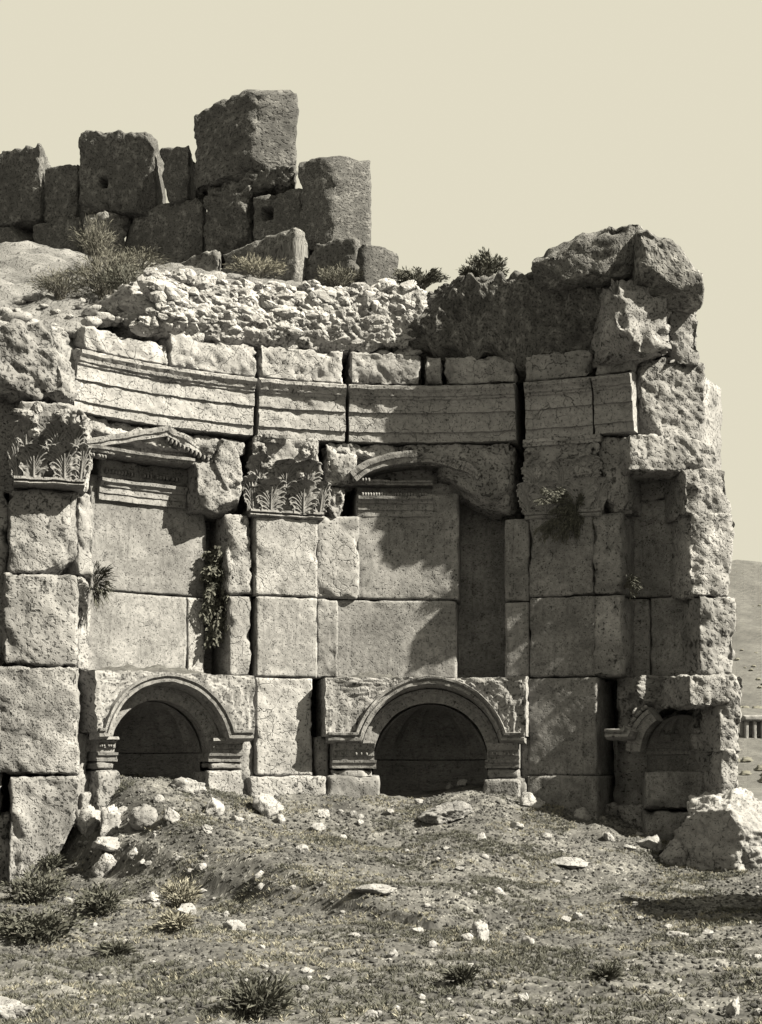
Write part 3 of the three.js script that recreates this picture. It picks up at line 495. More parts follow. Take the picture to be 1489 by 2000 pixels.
eb('end_block', RE, 1336, 1426, 914, 1006, 19.02, 9, 1.6, M.pitted, { amp: .03, tone: .95, shape: (p) => { p.x += .16 * (5.4 - p.y) * sst(-.3, .3, p.x); } });
eb('end_block', RE, 1346, 1441, 1000, 1165, 19.02, 10, 1.6, M.pitted, { tone: .95 });
eb('end_block', RE, 1364, 1441, 1163, 1320, 19.02, 10, 1.6, M.pitted, { tone: .95 });
eb('end_block', RE, 1404, 1453, 1316, 1470, 18.45, 8, 1.8, M.pitted, { tone: .95 });
eb('end_block', RE, 1344, 1453, 1316, 1382, 18.43, 8, 1.8, M.pitted, { amp: .035, chip: .12, tone: .95 });
eb('end_block', RE, 1406, 1446, 1462, 1660, 18.45, 8, 1.8, M.pitted, { amp: .035, tone: .95 });
eb('end_block', RE, 1262, 1420, 1506, 1582, 19.0, -6, 1.2, M.smooth, { r: .03, amp: .012, chip: .06 });
eb('end_block', RE, 1262, 1425, 1585, 1700, 18.98, -6, 1.2, M.smooth, { r: .04, amp: .02, chip: .1 });

// corner pier on the left
const pierD = 17.95, pier = frame(155, pierD, 14), pierP = sub('corner_pier', E);
const px2x = (px) => { const k = (px - PX) / PF, a = 14 * Math.PI / 180, ox = (155 - PX) / PF * pierD; return (k * pierD - ox) / (Math.cos(a) + k * -Math.sin(a) * -1 * -1); };
const pd = (x) => pierD + x * Math.sin(14 * Math.PI / 180);
function pb(name, pa, pbx, pt, pbm, zf, m, o = {}) { const x0 = px2x(pa), x1 = px2x(pbx), D = pd((x0 + x1) / 2) - zf; return part(name, roughBox({ x0: x0 + .005, x1: x1 - .005, y0: YP(pbm, D) + .005, y1: YP(pt, D) - .005, z0: -1.6, z1: zf, map: pier, r: .05, amp: .03, chip: .12, res: .04, ...o }), m, pierP); }
pb('pier_block', 16, 152, 956, 1120, -.04, M.pitted, { amp: .035, r: .03, chip: .14, cuts: 6 });
pb('pier_block', 6, 154, 1120, 1301, .03, M.pitted, { amp: .03, r: .02, tone: .88 });
pb('pier_block', -10, 156, 1301, 1514, .06, M.pitted, { amp: .03, r: .02, tone: .9, facet: .015 });
pb('pier_block', 20, 155, 1516, 1770, .05, M.pitted, { amp: .03, r: .02, tone: .9, chip: .14, shape: (p) => { const k = sst(1.2, .1, p.y); p.x -= k * .35 * Math.max(0, (p.x + .9) / .9); } });
pb('pier_block', -140, 18, 940, 1301, -.22, M.pitted, { amp: .06 }); pb('pier_block', -140, 2, 1301, 1600, -.05, M.pitted, { amp: .06 }); pb('pier_block', -140, 24, 1590, 1790, -.12, M.pitted, { amp: .05 });
pb('pier_block', -140, 158, 770, 962, -.2, M.pitted, { amp: .05 });
pb('pier_block', -160, 158, 618, 772, .18, M.pitted, { amp: .06, r: .12, chip: .14, tone: .8, freq: 2.6, facet: .05, cuts: 10 });
capital(px2x(34), px2x(158), YP(938, 17.75), YP(788, 17.75), .14, pier, { ab: [-.1, .5], lumps: 7, vol: [1], upper: [-.9, .3, 1], bare: .04, abacus: false });

// ------------------------------------------------------------------ earth terrace behind the wall

{
  const th0 = -62 / 57.3, th1 = 27 / 57.3, no = 110, nt = 200;
  const lim = (r) => { const k = .165; return Math.min(th1, Math.atan(k) + Math.asin((k * CD - CX) / (r * Math.sqrt(1 + k * k)))); };
  const top = grid(nt, no, (u, v, p) => { const r = R + .30 + (v * v * 14), th = lerp(th0, lim(r), u); const X = CX + r * Math.sin(th), D = CD + r * Math.cos(th); p.set(X, terraceY(X, D), -D); return [X, D]; }, { tv: .4, tone: .62 });
  const skirt = (f) => grid(f ? no : nt, 12, (u, v, p) => { const r = f ? R + .30 + u * u * 14 : R + 14.3, th = f === 1 ? lim(r) : f === 2 ? th0 : lerp(th0, lim(r), u); const X = CX + r * Math.sin(th), D = CD + r * Math.cos(th); p.set(X, lerp(0, terraceY(X, D), v), -D); }, { uvk: 4 });
  structure('earth_terrace', mergeGeometries([top, skirt(0), skirt(1), skirt(2)]), M.pitted);
}

// ------------------------------------------------------------------ megalith wall behind, running back to the left
const MD = 26, MYAW = -27, MROOT = [-4, 9.5, -27.5];
const MW = thing('megalith_wall', 'dark weathered wall of huge blocks on the terrace behind the rubble core', 'wall', MROOT);
const mframe = frame(575, MD, MYAW, MROOT), ma = MYAW * Math.PI / 180;
const mx = (px, z = 0) => { const k = (px - PX) / PF, ox = (575 - PX) / PF * MD; // ox + x c + z s = k (D + x s - z c)
  return (k * (MD - z * Math.cos(ma)) - ox - z * Math.sin(ma)) / (Math.cos(ma) - k * Math.sin(ma)); };
const mD = (x, z = 0) => MD + x * Math.sin(ma) - z * Math.cos(ma);
function mb(pa, pb_, pt, pbm, z, thick, o = {}) { const x0 = mx(pa, z), x1 = mx(pb_, z), D = mD((x0 + x1) / 2, z); const end = o.end ?? -.55, sh = o.shape; o.shape = (p) => { const u = clamp((p.x - x0) / (x1 - x0), 0, 1), t = Math.max(0, z - p.z); if (sh) sh(p); p.x += sst(.3, 1, u) * (end > 0 ? end * Math.min(t, .5) - .9 * Math.max(0, t - .5) : end * t); };
  return part('megalith', roughBox({ x0: x0 + .01, x1: x1 - .01, y0: YP(pbm, D), y1: YP(pt, D), z0: z - thick, z1: z, map: mframe, r: .07, amp: .03, freq: 1.3, chip: .12, res: .05, tone: .8, tv: .3, facet: .008, cuts: 4, cutH: 1.2, ...o }), M.dark, MW); }
const slope = (x0, y0, k) => (p) => { if (p.y > y0) p.y += (p.x - x0) * k; };
const socket = (px, py, z, w) => { const x = mx(px, z), y = YP(py, mD(x, z)); return (p) => { if (p.z > z - .12 && Math.abs(p.x - x) < w / 2 && Math.abs(p.y - y) < w / 2) p.z -= .25; }; };
mb(-60, 82, 292, 442, 0, 1.5, { shape: slope(mx(40), 11.5, -.05) });
mb(84, 155, 320, 436, -.1, 1.3);
const so1 = socket(202, 361, .05, .17), sl1 = slope(mx(228), 12, -.18); mb(152, 304, 252, 412, .05, 1.6, { res: .035, shape: (p) => { so1(p); sl1(p); } });
mb(311, 372, 284, 396, -.05, 1.2, { shape: slope(mx(340), 12.4, -.12) });
mb(376, 500, 184, 352, .05, 1.75, { end: 1.25, amp: .045, r: .12, chip: .16, shape: (p) => { const u = p.x - mx(438); if (p.y > 12.6) p.y += u * .13 - .05; p.y += u * .06; } });
mb(-60, 62, 440, 575, 0, 1.5); mb(62, 160, 428, 575, .06, 1.5); mb(160, 206, 414, 575, .22, .5, { tone: 1.3, end: .5 }); mb(228, 400, 398, 560, -.15, 1.3);
mb(396, 492, 372, 500, .04, 1.6, { amp: .08, freq: 2.6 }); mb(492, 592, 374, 490, .02, 1.75, { end: 0, amp: .04, res: .035, shape: socket(522, 417, .02, .2) });
mb(404, 576, 334, 378, -.05, 1.4, { amp: .09, freq: 2.6, chip: .3 }); mb(580, 652, 306, 490, .03, 1.7, { end: 1.05 });
mb(432, 582, 474, 570, .55, .7, { end: -.1, tone: 1.15, shape: slope(mx(500), 10.7, .18) }); mb(330, 430, 508, 580, .6, .6, { tone: 1.1, shape: slope(mx(380), 10.2, .22) });
mb(586, 700, 470, 585, .2, 1.5, { end: -.2, amp: .07 }); mb(640, 716, 478, 585, .1, 1.6, { end: .8, shape: slope(mx(690), 10.7, -.08) });
// ------------------------------------------------------------------ loose blocks on top of the wall
const world0 = [0, 0, 0];
function loose(name, label, cat, pa, pb_, pt, pbm, D, yaw, thick, m, o = {}) {
  const pc = (pa + pb_) / 2, w = (pb_ - pa) * D / PF / Math.cos(yaw * Math.PI / 180) / 2, base = [(pc - PX) / PF * D, YP(pbm, D), -D];
  return solo(name, roughBox({ x0: -w, x1: w, y0: base[1], y1: YP(pt, D), z0: -thick, z1: 0, map: frame(pc, D, yaw, base), r: .12, amp: .045, freq: 2, chip: .14, facet: .03, res: .045, ...o }), m, label, cat, base);
}
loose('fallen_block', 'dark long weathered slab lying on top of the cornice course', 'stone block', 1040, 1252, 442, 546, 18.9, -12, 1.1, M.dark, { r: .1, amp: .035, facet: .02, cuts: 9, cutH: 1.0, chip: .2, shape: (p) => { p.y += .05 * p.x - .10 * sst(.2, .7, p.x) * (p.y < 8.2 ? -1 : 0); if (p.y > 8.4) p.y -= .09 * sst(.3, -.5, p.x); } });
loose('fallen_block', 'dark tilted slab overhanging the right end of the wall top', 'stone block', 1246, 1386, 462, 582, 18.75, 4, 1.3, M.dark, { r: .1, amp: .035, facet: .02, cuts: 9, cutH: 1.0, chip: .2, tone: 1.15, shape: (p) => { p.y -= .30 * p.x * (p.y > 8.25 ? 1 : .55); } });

// ------------------------------------------------------------------ plants
function leaves(n, place, len, wid, seed) {           // many small pointed leaves
  const r = mulberry(seed), pos = new Float32Array(n * 12), col = new Float32Array(n * 12), nor = new Float32Array(n * 12), idx = [];
  const d = new THREE.Vector3(), s = new THREE.Vector3(), c = new THREE.Vector3(), t = new THREE.Vector3();
  for (let i = 0; i < n; i++) {
    place(r, c, d); d.normalize(); s.set(r() - .5, r() - .5, r() - .5).cross(d).normalize(); t.crossVectors(s, d);
    const L = len * (.6 + .8 * r()), w = wid * (.6 + .8 * r()), k = .7 + .6 * r();
    const q = [[0, 0], [.45, .5], [1, 0], [.45, -.5]];
    q.forEach(([a, b], j) => { const o = i * 12 + j * 3; pos[o] = c.x + d.x * a * L + s.x * b * w; pos[o + 1] = c.y + d.y * a * L + s.y * b * w - .15 * a * a * L; pos[o + 2] = c.z + d.z * a * L + s.z * b * w; nor[o] = t.x; nor[o + 1] = t.y; nor[o + 2] = t.z; col[o] = col[o + 1] = col[o + 2] = k; });
    const b = i * 4; idx.push(b, b + 1, b + 2, b, b + 2, b + 3);
  }
  const g = new THREE.BufferGeometry(); g.setAttribute('position', new THREE.BufferAttribute(pos, 3)); g.setAttribute('normal', new THREE.BufferAttribute(nor, 3)); g.setAttribute('color', new THREE.BufferAttribute(col, 3)); g.setIndex(idx); return g;
}
function stems(list, rad, m) { const gs = list.map(([a, b, c]) => { const g = new THREE.TubeGeometry(new THREE.QuadraticBezierCurve3(a, b, c), 5, rad, 4); g.deleteAttribute('uv'); const n = g.attributes.position.count; g.setAttribute('color', new THREE.BufferAttribute(new Float32Array(n * 3).fill(1), 3)); return g; }); return mergeGeometries(gs); }
let plantSeed = 900;
function bush(name, label, cat, pos, [w, h, d], n, leafLen, leafW, m, o = {}) {
  const T = thing(name, label, cat, pos, o.group), sd = plantSeed++, r = mulberry(sd), tips = [];
  for (let i = 0; i < (o.stems ?? 16); i++) { const a = r() * 6.283, k = Math.sqrt(r()), up = .45 + .55 * r(); tips.push([new THREE.Vector3((r() - .5) * w * .15, -.03, (r() - .5) * d * .15), new THREE.Vector3(Math.cos(a) * k * w * .2, h * up * .6, Math.sin(a) * k * d * .2), new THREE.Vector3(Math.cos(a) * k * w * .46, h * up * (1 - .35 * k * k), Math.sin(a) * k * d * .46)]); }
  part('stem', stems(tips, o.rad ?? .008), M.twig, T);
  const cv = tips.map(([a, b, c]) => new THREE.QuadraticBezierCurve3(a, b, c));
  const g = leaves(n, (q, c, dir) => { const k = Math.floor(q() * cv.length), t = (o.low ?? .25) + (1 - (o.low ?? .25)) * Math.sqrt(q()); cv[k].getPoint(t, c); const sp = (o.spread ?? .12) * w; c.x += (q() - .5) * sp; c.y += (q() - .5) * sp * .7; c.z += (q() - .5) * sp; cv[k].getTangent(t, dir); dir.x += (q() - .5) * 1.6; dir.y += (q() - .5) * 1.2 + (o.lift ?? .2); dir.z += (q() - .5) * 1.6; }, leafLen, leafW, sd + 5);
  part('foliage', g, m, T); return T;
}
const onTerrace = (px, D) => { const X = (px - PX) / PF * D; return [X, terraceY(X, D), -D]; };
const raised = (px, D, y) => [(px - PX) / PF * D, y, -D];
bush('shrub', 'low wide dark shrub on the wall top beside the rounded shrub', 'shrub', raised(822, 20.15, 8.30), [.85, .34, .6], 1500, .07, .018, M.leafDark, { stems: 40, rad: .005 });
bush('shrub', 'rounded dark shrub standing alone on the wall top', 'shrub', raised(945, 20.1, 8.33), [.78, .5, .7], 2200, .07, .02, M.leafDark, { stems: 50, rad: .005 });
bush('dry_bush', 'tall thin dry bush in front of the megalith wall', 'bush', onTerrace(188, 22.5), [.75, .95, .6], 1500, .10, .008, M.leafMid, { stems: 60, rad: .004, spread: .2 });
bush('dry_bush', 'sprawling dry bush at the left end of the rubble core', 'bush', onTerrace(205, 20.6), [1.1, .6, .8], 2400, .09, .010, M.leafMid, { stems: 70, rad: .004, spread: .25 });
bush('dry_bush', 'dark dry bush in the hollow against the rubble core', 'bush', onTerrace(248, 20.0), [.7, .5, .6], 1500, .08, .012, M.leafDark, { stems: 40, rad: .004, spread: .2 });
for (const [px, D, w, h, lb] of [[120, 20.4, .8, .4, 'dry scrub on the rubble above the corner pier'], [270, 23.5, 1.0, .4, 'dry scrub on the slope between the tall bush and the leaning slab'], [232, 20.9, .6, .5, 'upright dry scrub behind the sprawling bush']])
  bush('dry_bush', lb, 'bush', onTerrace(px, D), [w, h, w * .7], 1500, .08, .009, M.leafMid, { stems: 60, rad: .004, spread: .3 });
bush('dry_bush', 'low scrub at the foot of the right-hand megalith', 'bush', onTerrace(660, 25.2), [1.0, .5, .5], 1200, .09, .012, M.leafMid, { stems: 40, rad: .004 });
bush('dry_bush', 'grey scrub growing at the foot of the leaning slab', 'bush', onTerrace(500, 24.6), [1.2, .42, .5], 1200, .09, .010, M.leafDry, { stems: 40, rad: .004 });
function wallPlant(name, label, pos, seed, n, spread, len, wid, m, dirFn) {
  const T = thing(name, label, 'plant', pos), r = mulberry(seed), tips = [];
  for (let i = 0; i < 26; i++) { const e = spread(r, new THREE.Vector3()); tips.push([new THREE.Vector3((r() - .5) * .04, (r() - .5) * .04, -.08), e.clone().multiplyScalar(.5).add(new THREE.Vector3(0, .05, .05)), e]); }
  part('stem', stems(tips, .004), M.twig, T);
  const cv = tips.map(([a, b, c]) => new THREE.QuadraticBezierCurve3(a, b, c));
  part('foliage', leaves(n, (q, c, d) => { const k = Math.floor(q() * cv.length), t = .2 + .8 * Math.sqrt(q()); cv[k].getPoint(t, c); c.x += (q() - .5) * .08; c.y += (q() - .5) * .08; c.z += (q() - .5) * .06; cv[k].getTangent(t, d); dirFn(q, d); }, len, wid, seed + 1), m, T);
}
const wpos = (px, py, z) => { const s = S(px, z), p = bend(new THREE.Vector3(s, 0, z)); return [p.x + ROOT[0], YP(py, depthOf(s, z)), p.z + ROOT[2]]; };
wallPlant('fern_tuft', 'dark spiky tuft growing from the wall joint beside the pedimented niche', wpos(184, 1145, .0), 31, 500, (r, v) => v.set(.02 + .22 * r(), -.28 + .55 * r(), .12 + .1 * r()), .12, .012, M.leafDark, (q, d) => { d.x += (q() - .5) * .5; d.y += (q() - .5) * .5; });
wallPlant('ivy', 'dark ivy trailing down the shaded side of the pedimented niche', wpos(440, 1110, -.22), 41, 2300, (r, v) => v.set(-.32 + .42 * r(), .3 - 1.45 * r(), .05 + .16 * r()), .06, .04, M.leafDark, (q, d) => { d.x += (q() - .5) * 2; d.y += (q() - .5) * 2; d.z += (q() - .5) * 2; });
wallPlant('hanging_shrub', 'dark shrub hanging over the shaded pilaster capital', wpos(1130, 990, .04), 51, 4600, (r, v) => { const a = r(); return v.set(-.62 + .95 * a, .25 - .7 * r(), .0 + .035 * r() - .14 * (a - .6)); }, .05, .013, M.leafDark, (q, d) => { d.x += (q() - .5) * 1.4; d.y += (q() - .5) * 1.4 - .2; d.z += (q() - .5); });
wallPlant('wall_weed', 'small dark weed on the niche edge beyond the shaded pilaster', wpos(1224, 1145, -.03), 61, 260, (r, v) => v.set(.02 + .14 * r(), -.12 + .25 * r(), .05 + .1 * r()), .07, .014, M.leafDark, (q, d) => { d.x += (q() - .5); d.y += (q() - .5); });
// soil and grass gathered on the two niche ledges
for (const [pa, pb_, hgt, lb] of [[186, 470, .16, 'soil heap on the ledge of the pedimented niche'], [664, 800, .13, 'soil heap on the ledge of the segmental niche']]) {
  const xa = S(pa, .0), xb = S(pb_, .0), base = wpos((pa + pb_) / 2, 1310, 0); base[1] = H[1];
  const g = grid(60, 20, (u, v, p) => { const x = lerp(xa, xb, u), z = lerp(pa < 300 ? -.31 : -.10, .26, v), k = Math.sin(Math.PI * Math.pow(u, .8)) * (1 - .9 * v); p.set(x, H[1] - .03 + hgt * Math.max(0, k) * (1 + .5 * fb(x * 3, z * 3, 1)) + .012 * N3(x * 14, z * 14, 2), z); bend(p); p.x += ROOT[0] - base[0]; p.y -= base[1]; p.z += ROOT[2] - base[2]; }, { tone: .8, uvk: 1 });
  solo('soil_heap', g, M.earth, lb, 'soil', base);
}

// ------------------------------------------------------------------ boulders and stones
function where(px, py) { const [X, , D] = groundHit(px, py), q = R - Math.hypot(X - CX, D - CD); if (py > 1800) return 'small pale stone lying in the open foreground grass'; if (q > 3.2) return 'small pale stone at the foot of the earth heap'; return px < 480 ? 'small pale stone on the slope below the smaller arched niche' : px < 640 ? 'small pale stone on the slope below the bright pilaster' : px < 1020 ? 'small pale stone on the heap before the larger arched niche' : 'small pale stone on the heap below the shaded pilaster'; }
function boulder(px, py, wpx, hpx, label, m, o = {}) {
  const [X, Y, D] = groundHit(px, py), w = wpx * D / PF, h = hpx * D / PF;
  const g = stoneGeo(w * .62, h * .72, Math.max(w, h) * (o.deep ?? .5), { detail: w > .5 ? 12 : 6, planes: o.planes ?? 9, amp: o.amp ?? .14, tone: o.tone ?? 1.12, uvs: o.uvs ?? 1 });
  const q = o.turn ?? rnd() * 3; if (!o.keep) g.rotateY(q * .3); g.translate(0, h * .26, -w * .2);
  return solo(o.name ?? 'stone', g, m, label, o.cat ?? 'stone', [X, Y, -D], o.group);
}
// the big boulder by the broken end
{
  const [, , D] = groundHit(1375, 1697), X = (1424 - PX) / PF * D, Y = groundY(X, D), g = new THREE.IcosahedronGeometry(1, 36), p = g.attributes.position;
  for (let i = 0; i < p.count; i++) {
    V.fromBufferAttribute(p, i);
    for (const [a, b, c, h] of [[-.78, .08, .62, .42], [.36, .76, .54, .62], [-.45, .85, .28, .66], [.85, .2, .5, .74], [-.95, .3, -.1, .70], [.1, .1, .99, .7]]) { const d = V.x * a + V.y * b + V.z * c - h; if (d > 0) { V.x -= a * d * .95; V.y -= b * d * .95; V.z -= c * d * .95; } }
    const st = V.x * .62 + V.y * .5 - V.z * .2, k = 1 + .05 * Math.abs(N3(st * 4, V.y * 1.1 + V.x * -1.1, V.z * 1.3)) + .15 * fb(V.x * 2.2, V.y * 2.2, V.z * 2.2, 4) + .03 * N3(V.x * 9, V.y * 9, V.z * 9) - .09 * Math.max(0, N3(st * 2.6 + 3, V.z * .8, 4) - .2);
    p.setXYZ(i, V.x * k * .84, V.y * k * .78 + .26, V.z * k * .72);
  }
  solo('boulder', soup(g, 1.05, .3), M.crack, 'huge jagged boulder leaning beside the broken right end of the wall', 'boulder', [X, Y, -D - .05]);
}
const named = [
  [176, 1626, 56, 56, 'blocky pale stone against the corner pier, upper one of a touching pair'], [214, 1622, 56, 50, 'pale stone touching the blocky stone beside the corner pier'],
  [222, 1660, 66, 30, 'flat pale stone below the touching pair beside the pier'], [207, 1708, 62, 42, 'lowest pale stone on the slope beside the corner pier'],
  [286, 1610, 56, 42, 'grey rounded stone on the slope below the arched niche', .75], [336, 1604, 26, 30, 'small upright pale stone beside the grey rounded stone'],
  [370, 1548, 66, 30, 'flat white stone at the mouth of the smaller arched niche'], [416, 1538, 50, 34, 'white wedge stone at the right foot of the smaller arched niche'],
  [522, 1588, 60, 52, 'jagged dark and white stone below the bright pilaster'], [455, 1822, 42, 24, 'white oblong stone lying in the foreground grass'],
  [938, 1836, 36, 38, 'small pile-like stone standing in the open foreground'], [1038, 1576, 46, 32, 'white stone on the crest of the heap by the shaded pilaster'],
  [998, 1542, 46, 30, 'white stone on top of the heap beside the larger arched niche'], [872, 1602, 86, 42, 'broad grey stone half sunk in the heap before the larger niche', .8],
  [726, 1746, 72, 24, 'flat grey stone half buried in the middle of the slope', .95], [1325, 1832, 46, 14, 'thin flat pale stone in the foreground grass'],
  [1436, 1984, 26, 36, 'white upright stone in the corner of the foreground'], [1136, 1602, 42, 24, 'pale stone on the shoulder of the heap'],
  [262, 1674, 24, 20, 'small pale stone beside the lowest stone by the pier'], [298, 1763, 28, 22, 'small round pale stone among the tufts'], [366, 1790, 36, 26, 'pale broken stone in front of the dry tuft'],
  [1110, 1694, 70, 18, 'flat broken stone at the end of the low bank', 1.0], [1322, 1688, 60, 50, 'pale crumbling stone touching the huge boulder'], [1276, 1660, 60, 34, 'low pale stone on the heap beside the huge boulder', .95],
  [632, 1598, 24, 22, 'small white stone with a pointed top on the heap'], [622, 1622, 32, 15, 'small flat white stone below the pointed stone'],
];
for (const [px, py, w, h, lb, tone] of named) boulder(px, py, w, h, lb, M.stone, { tone: (tone ?? 1.1), amp: .2, planes: 11 });
const small = [[550, 1606], [463, 1535], [404, 1628], [310, 1566], [280, 1690], [512, 1735], [815, 1822], [912, 1836], [1035, 1845], [1130, 1796], [1305, 1816], [825, 1954], [1022, 1956], [880, 1541], [905, 1535], [1106, 1802], [1480, 1982], [725, 1990], [600, 1900], [845, 1850], [690, 1830], [770, 1870], [975, 1748], [440, 1790], [505, 1716], [570, 1740], [240, 1590], [350, 1680], [395, 1700], [590, 1665], [670, 1640], [705, 1610], [760, 1590], [820, 1570], [940, 1640], [1010, 1620], [1070, 1640], [1190, 1640], [1230, 1660]];
for (const [px, py] of small) boulder(px, py, 14 + 12 * rnd(), 9 + 9 * rnd(), where(px, py), M.stone, { group: where(px, py).replace('small pale stone', 'small pale stones'), tone: 1.05 });
for (let i = 0; i < 190; i++) {
  const py = 1545 + 450 * Math.pow(rnd(), .8), px = 120 + 1369 * rnd(); if (px > 1290 && py < 1715) continue; if (px > 1050 && py < 1600) continue;
  const k = 5 + 9 * Math.pow(rnd(), 2); boulder(px, py, k * (1 + .6 * rnd()), k * .75, where(px, py), M.stone, { group: where(px, py).replace('small pale stone', 'small pale stones'), tone: .7 + .4 * rnd(), planes: 6 });
}
// stone in the near corner and the tall fallen block outside the view that shades the grass
{ const [X, Y, D] = groundHit(28, 1992); solo('stone', (() => { const g = stoneGeo(.2, .15, .25, { detail: 10, planes: 12, amp: .25, tone: .9 }); g.translate(-.05, .0, -.1); return g; })(), M.stone, 'pale broken stone in the near corner of the grass', 'stone', [X, Y, -D]); }
{ const [tx, , tD] = groundHit(1185, 1748), k = 4.0, X = tx + .883 * k, D = tD - .47 * k, Y = groundY(X, D); const g = stoneGeo(1.0, 1.75, 1.4, { detail: 16, planes: 2, amp: .12, tone: .9 }); g.translate(0, 1.2, 0); solo('fallen_block', g, M.pitted, 'tall weathered boulder throwing a shadow across the grass', 'boulder', [X, Y, -D]); }

// ------------------------------------------------------------------ ground cover
{
  const r = mulberry(404), g0 = stoneGeo(1, .7, 1, { detail: 1, planes: 5, amp: .2 }), n = 34000, im = new THREE.InstancedMesh(g0, M.stone, n), m4 = new THREE.Matrix4(), q = new THREE.Quaternion(), e = new THREE.Euler(), c = new THREE.Color();
  for (let i = 0; i < n; i++) {
    const D = 7 + 12.8 * Math.sqrt(r()), X = (r() - .5) * D * .58, s = .006 + .020 * Math.pow(r(), 3) + (fb(X * .6, D * .6, 40, 2) > .1 ? .005 : 0);
    e.set(r() * 6, r() * 6, r() * 6); q.setFromEuler(e); m4.compose(V.set(X, groundY(X, D) + s * .2, -D), q, new THREE.Vector3(s, s, s)); im.setMatrixAt(i, m4);
    const k = .25 + .75 * r() * r(); im.setColorAt(i, c.setRGB(k, k, k * .97));
  }
  im.name = 'gravel'; shadow(im); im.userData = { kind: 'stuff', label: 'pale gravel and stone chips scattered over the earth', category: 'gravel' }; scene.add(im);
  const gg = leaves(9, (q2, cc, d) => { cc.set((q2() - .5) * .5, -.1, (q2() - .5) * .5); d.set((q2() - .5) * 1.3, .8, (q2() - .5) * 1.3); }, 1, .13, 3);
  const mk = (name, label, count, mm, seed, mask, size) => {
    const rr = mulberry(seed), mats = [];
    for (let i = 0; i < count * 3 && mats.length < count; i++) {
      const D = 7 + 12.8 * Math.sqrt(rr()), X = (rr() - .5) * D * .58; if (fb(X * .55 + seed, D * .8, 12, 3) + .25 * (rr() - .5) < mask(D)) continue;
      e.set(0, rr() * 6.3, 0); q.setFromEuler(e); const s = size * (.5 + rr()); mats.push(new THREE.Matrix4().compose(new THREE.Vector3(X, groundY(X, D), -D), q, new THREE.Vector3(s, s * .8, s)));
    }
    const im2 = new THREE.InstancedMesh(gg, mm, mats.length); mats.forEach((m, i) => { im2.setMatrixAt(i, m); const k = .6 + .8 * rr(); im2.setColorAt(i, c.setRGB(k, k, k)); });
    im2.name = name; shadow(im2); im2.userData = { kind: 'stuff', label, category: 'grass' }; scene.add(im2);
  };
  mk('grass', 'short dark grass growing in patches over the trodden earth', 30000, M.leafDark, 11, (D) => lerp(-.3, .32, sst(8.5, 14.5, D)), .04);
  mk('dry_grass', 'short dry grass scattered over the earth and heap', 9000, M.leafDry, 12, (D) => lerp(.05, .2, sst(9, 18, D)), .04);
}
const tufts = [[75, 1765, 130, 62, 'dark leafy tuft at the foot of the corner pier'], [200, 1785, 110, 50, 'dark low tuft beside the leafy tuft at the pier'], [70, 1838, 190, 55, 'broad dark mat of weeds in front of the tufts'], [352, 1778, 90, 58, 'dry twiggy tuft on the lower slope'], [345, 1818, 60, 28, 'small dark tuft below the dry twiggy tuft'], [225, 1868, 60, 20, 'small flat dark weed in the foreground'], [500, 1988, 130, 70, 'large dark weed clump with a pale stalk in the foreground'], [905, 1920, 40, 26, 'small dark weed beside the pale bare patch'], [100, 1705, 50, 46, 'small dark weed growing against the pier base'], [1185, 1915, 40, 18, 'small low weed in the bare foreground']];
for (const [px, py, w, h, lb] of tufts) { const [X, Y, D] = groundHit(px, py), ww = w * D / PF, hh = h * D / PF; bush('weed_tuft', lb, 'weed', [X, Y, -D], [ww, hh, ww * .9], Math.round(300 + 1700 * ww), lb.includes('mat') || lb.includes('leafy') ? .07 : .09, lb.includes('mat') || lb.includes('leafy') ? .024 : .013, lb.includes('dry') ? M.leafDry : M.leafDark, { stems: 34, rad: .004, spread: .3, low: .05 }); }

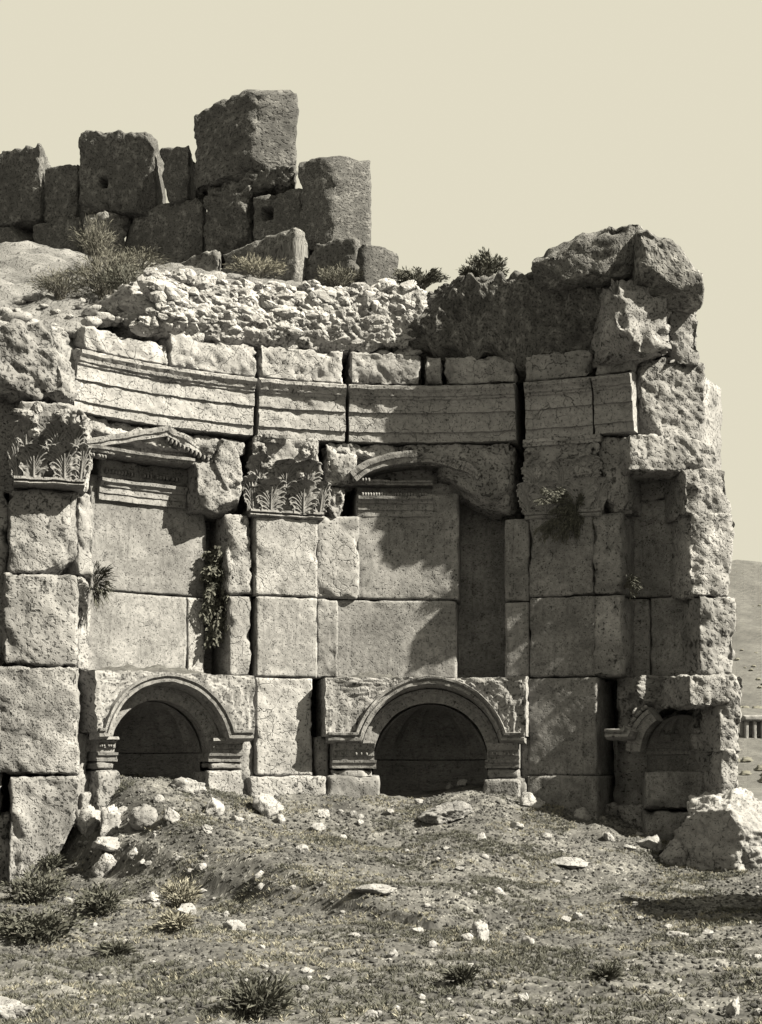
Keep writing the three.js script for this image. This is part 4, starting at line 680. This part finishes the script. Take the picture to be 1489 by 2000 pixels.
// ------------------------------------------------------------------ far landscape on the right
const hills = [];
function hill(name, D0, D1, X0, X1, fn, tone) { hills.push([D0, D1, X0, X1, fn]); structure(name, grid(90, 40, (u, v, p) => { const D = lerp(D0, D1, v), X = lerp(X0, X1, u) * D / D0; p.set(X, -1.5 + fn(u, v, X, D), -D); }, { tone, uvk: 30, tv: .35 }), M.hill); }
hill('far_hill', 900, 1900, 60, 700, (u, v, X, D) => (sst(0, 1, v)) * (D * .145) + 8 * fb(X * .01, D * .01, 3, 3) * v, .8);
hill('near_hill', 260, 620, 30, 260, (u, v, X, D) => sst(0, .95, v) * D * lerp(.108, .15, sst(.05, .5, u)) + 5 * fb(X * .02, D * .02, 8, 3) * v, .8);
hill('valley_slope', 110, 230, 20, 120, (u, v, X, D) => sst(0, .5, v) * D * .055 + 1.2 * fb(X * .06, D * .06, 8, 3) * v, .8);
{ // scrub on the hillsides
  const r = mulberry(88), gg = stoneGeo(.7, .5, .7, { detail: 3, planes: 3, amp: .35 }), list = [], q = new THREE.Quaternion();
  for (let i = 0; i < 6000; i++) { const [D0, D1, X0, X1, fn] = hills[i % 3], u = r(), v = r(), D = lerp(D0, D1, v), X = lerp(X0, X1, u) * D / D0; if (X / D < .22 || X / D > .34) continue; if (fb(X * .02, D * .02, 3, 2) < -.1) continue; const sc = (.5 + r()) * .9; list.push(new THREE.Matrix4().compose(new THREE.Vector3(X, -1.5 + fn(u, v, X, D), -D), q, new THREE.Vector3(sc * 1.4, sc, sc * 1.4))); }
  const im = new THREE.InstancedMesh(gg, M.leafMid, list.length); list.forEach((m, i) => im.setMatrixAt(i, m)); im.name = 'hill_scrub'; shadow(im); im.userData = { kind: 'stuff', label: 'dark scrub scattered over the distant hillsides', category: 'scrub' }; scene.add(im);
}
{ // ruined colonnade in the distance
  const D = 150, X = (1476 - PX) / PF * D, Y = YP(1450, D), T = thing('colonnade_ruin', 'pale ruined colonnade far off beyond the broken wall end', 'ruin', [X, Y, -D]), pm = M.smooth;
  const bx = (n, x0, x1, y0, y1, z0, z1) => part(n, roughBox({ x0: x0 * 1.4, x1: x1 * 1.4, y0: y0 * 1.4, y1: y1 * 1.4, z0: z0 * 1.4, z1: z1 * 1.4, res: .3, r: .05, amp: .03, tone: 1.2 }), pm, T);
  bx('base', -1.0, 3, -.9, .1, -1.4, .2); bx('entablature', -.9, 3, 1.6, 2.05, -1.2, .1); bx('back_wall', -.9, 3, .1, 1.6, -1.2, -.8);
  for (let i = 0; i < 6; i++) bx('column', -.75 + i * .6, -.47 + i * .6, .1, 1.6, -.35, -.05);
}
renderer.render(scene, camera);
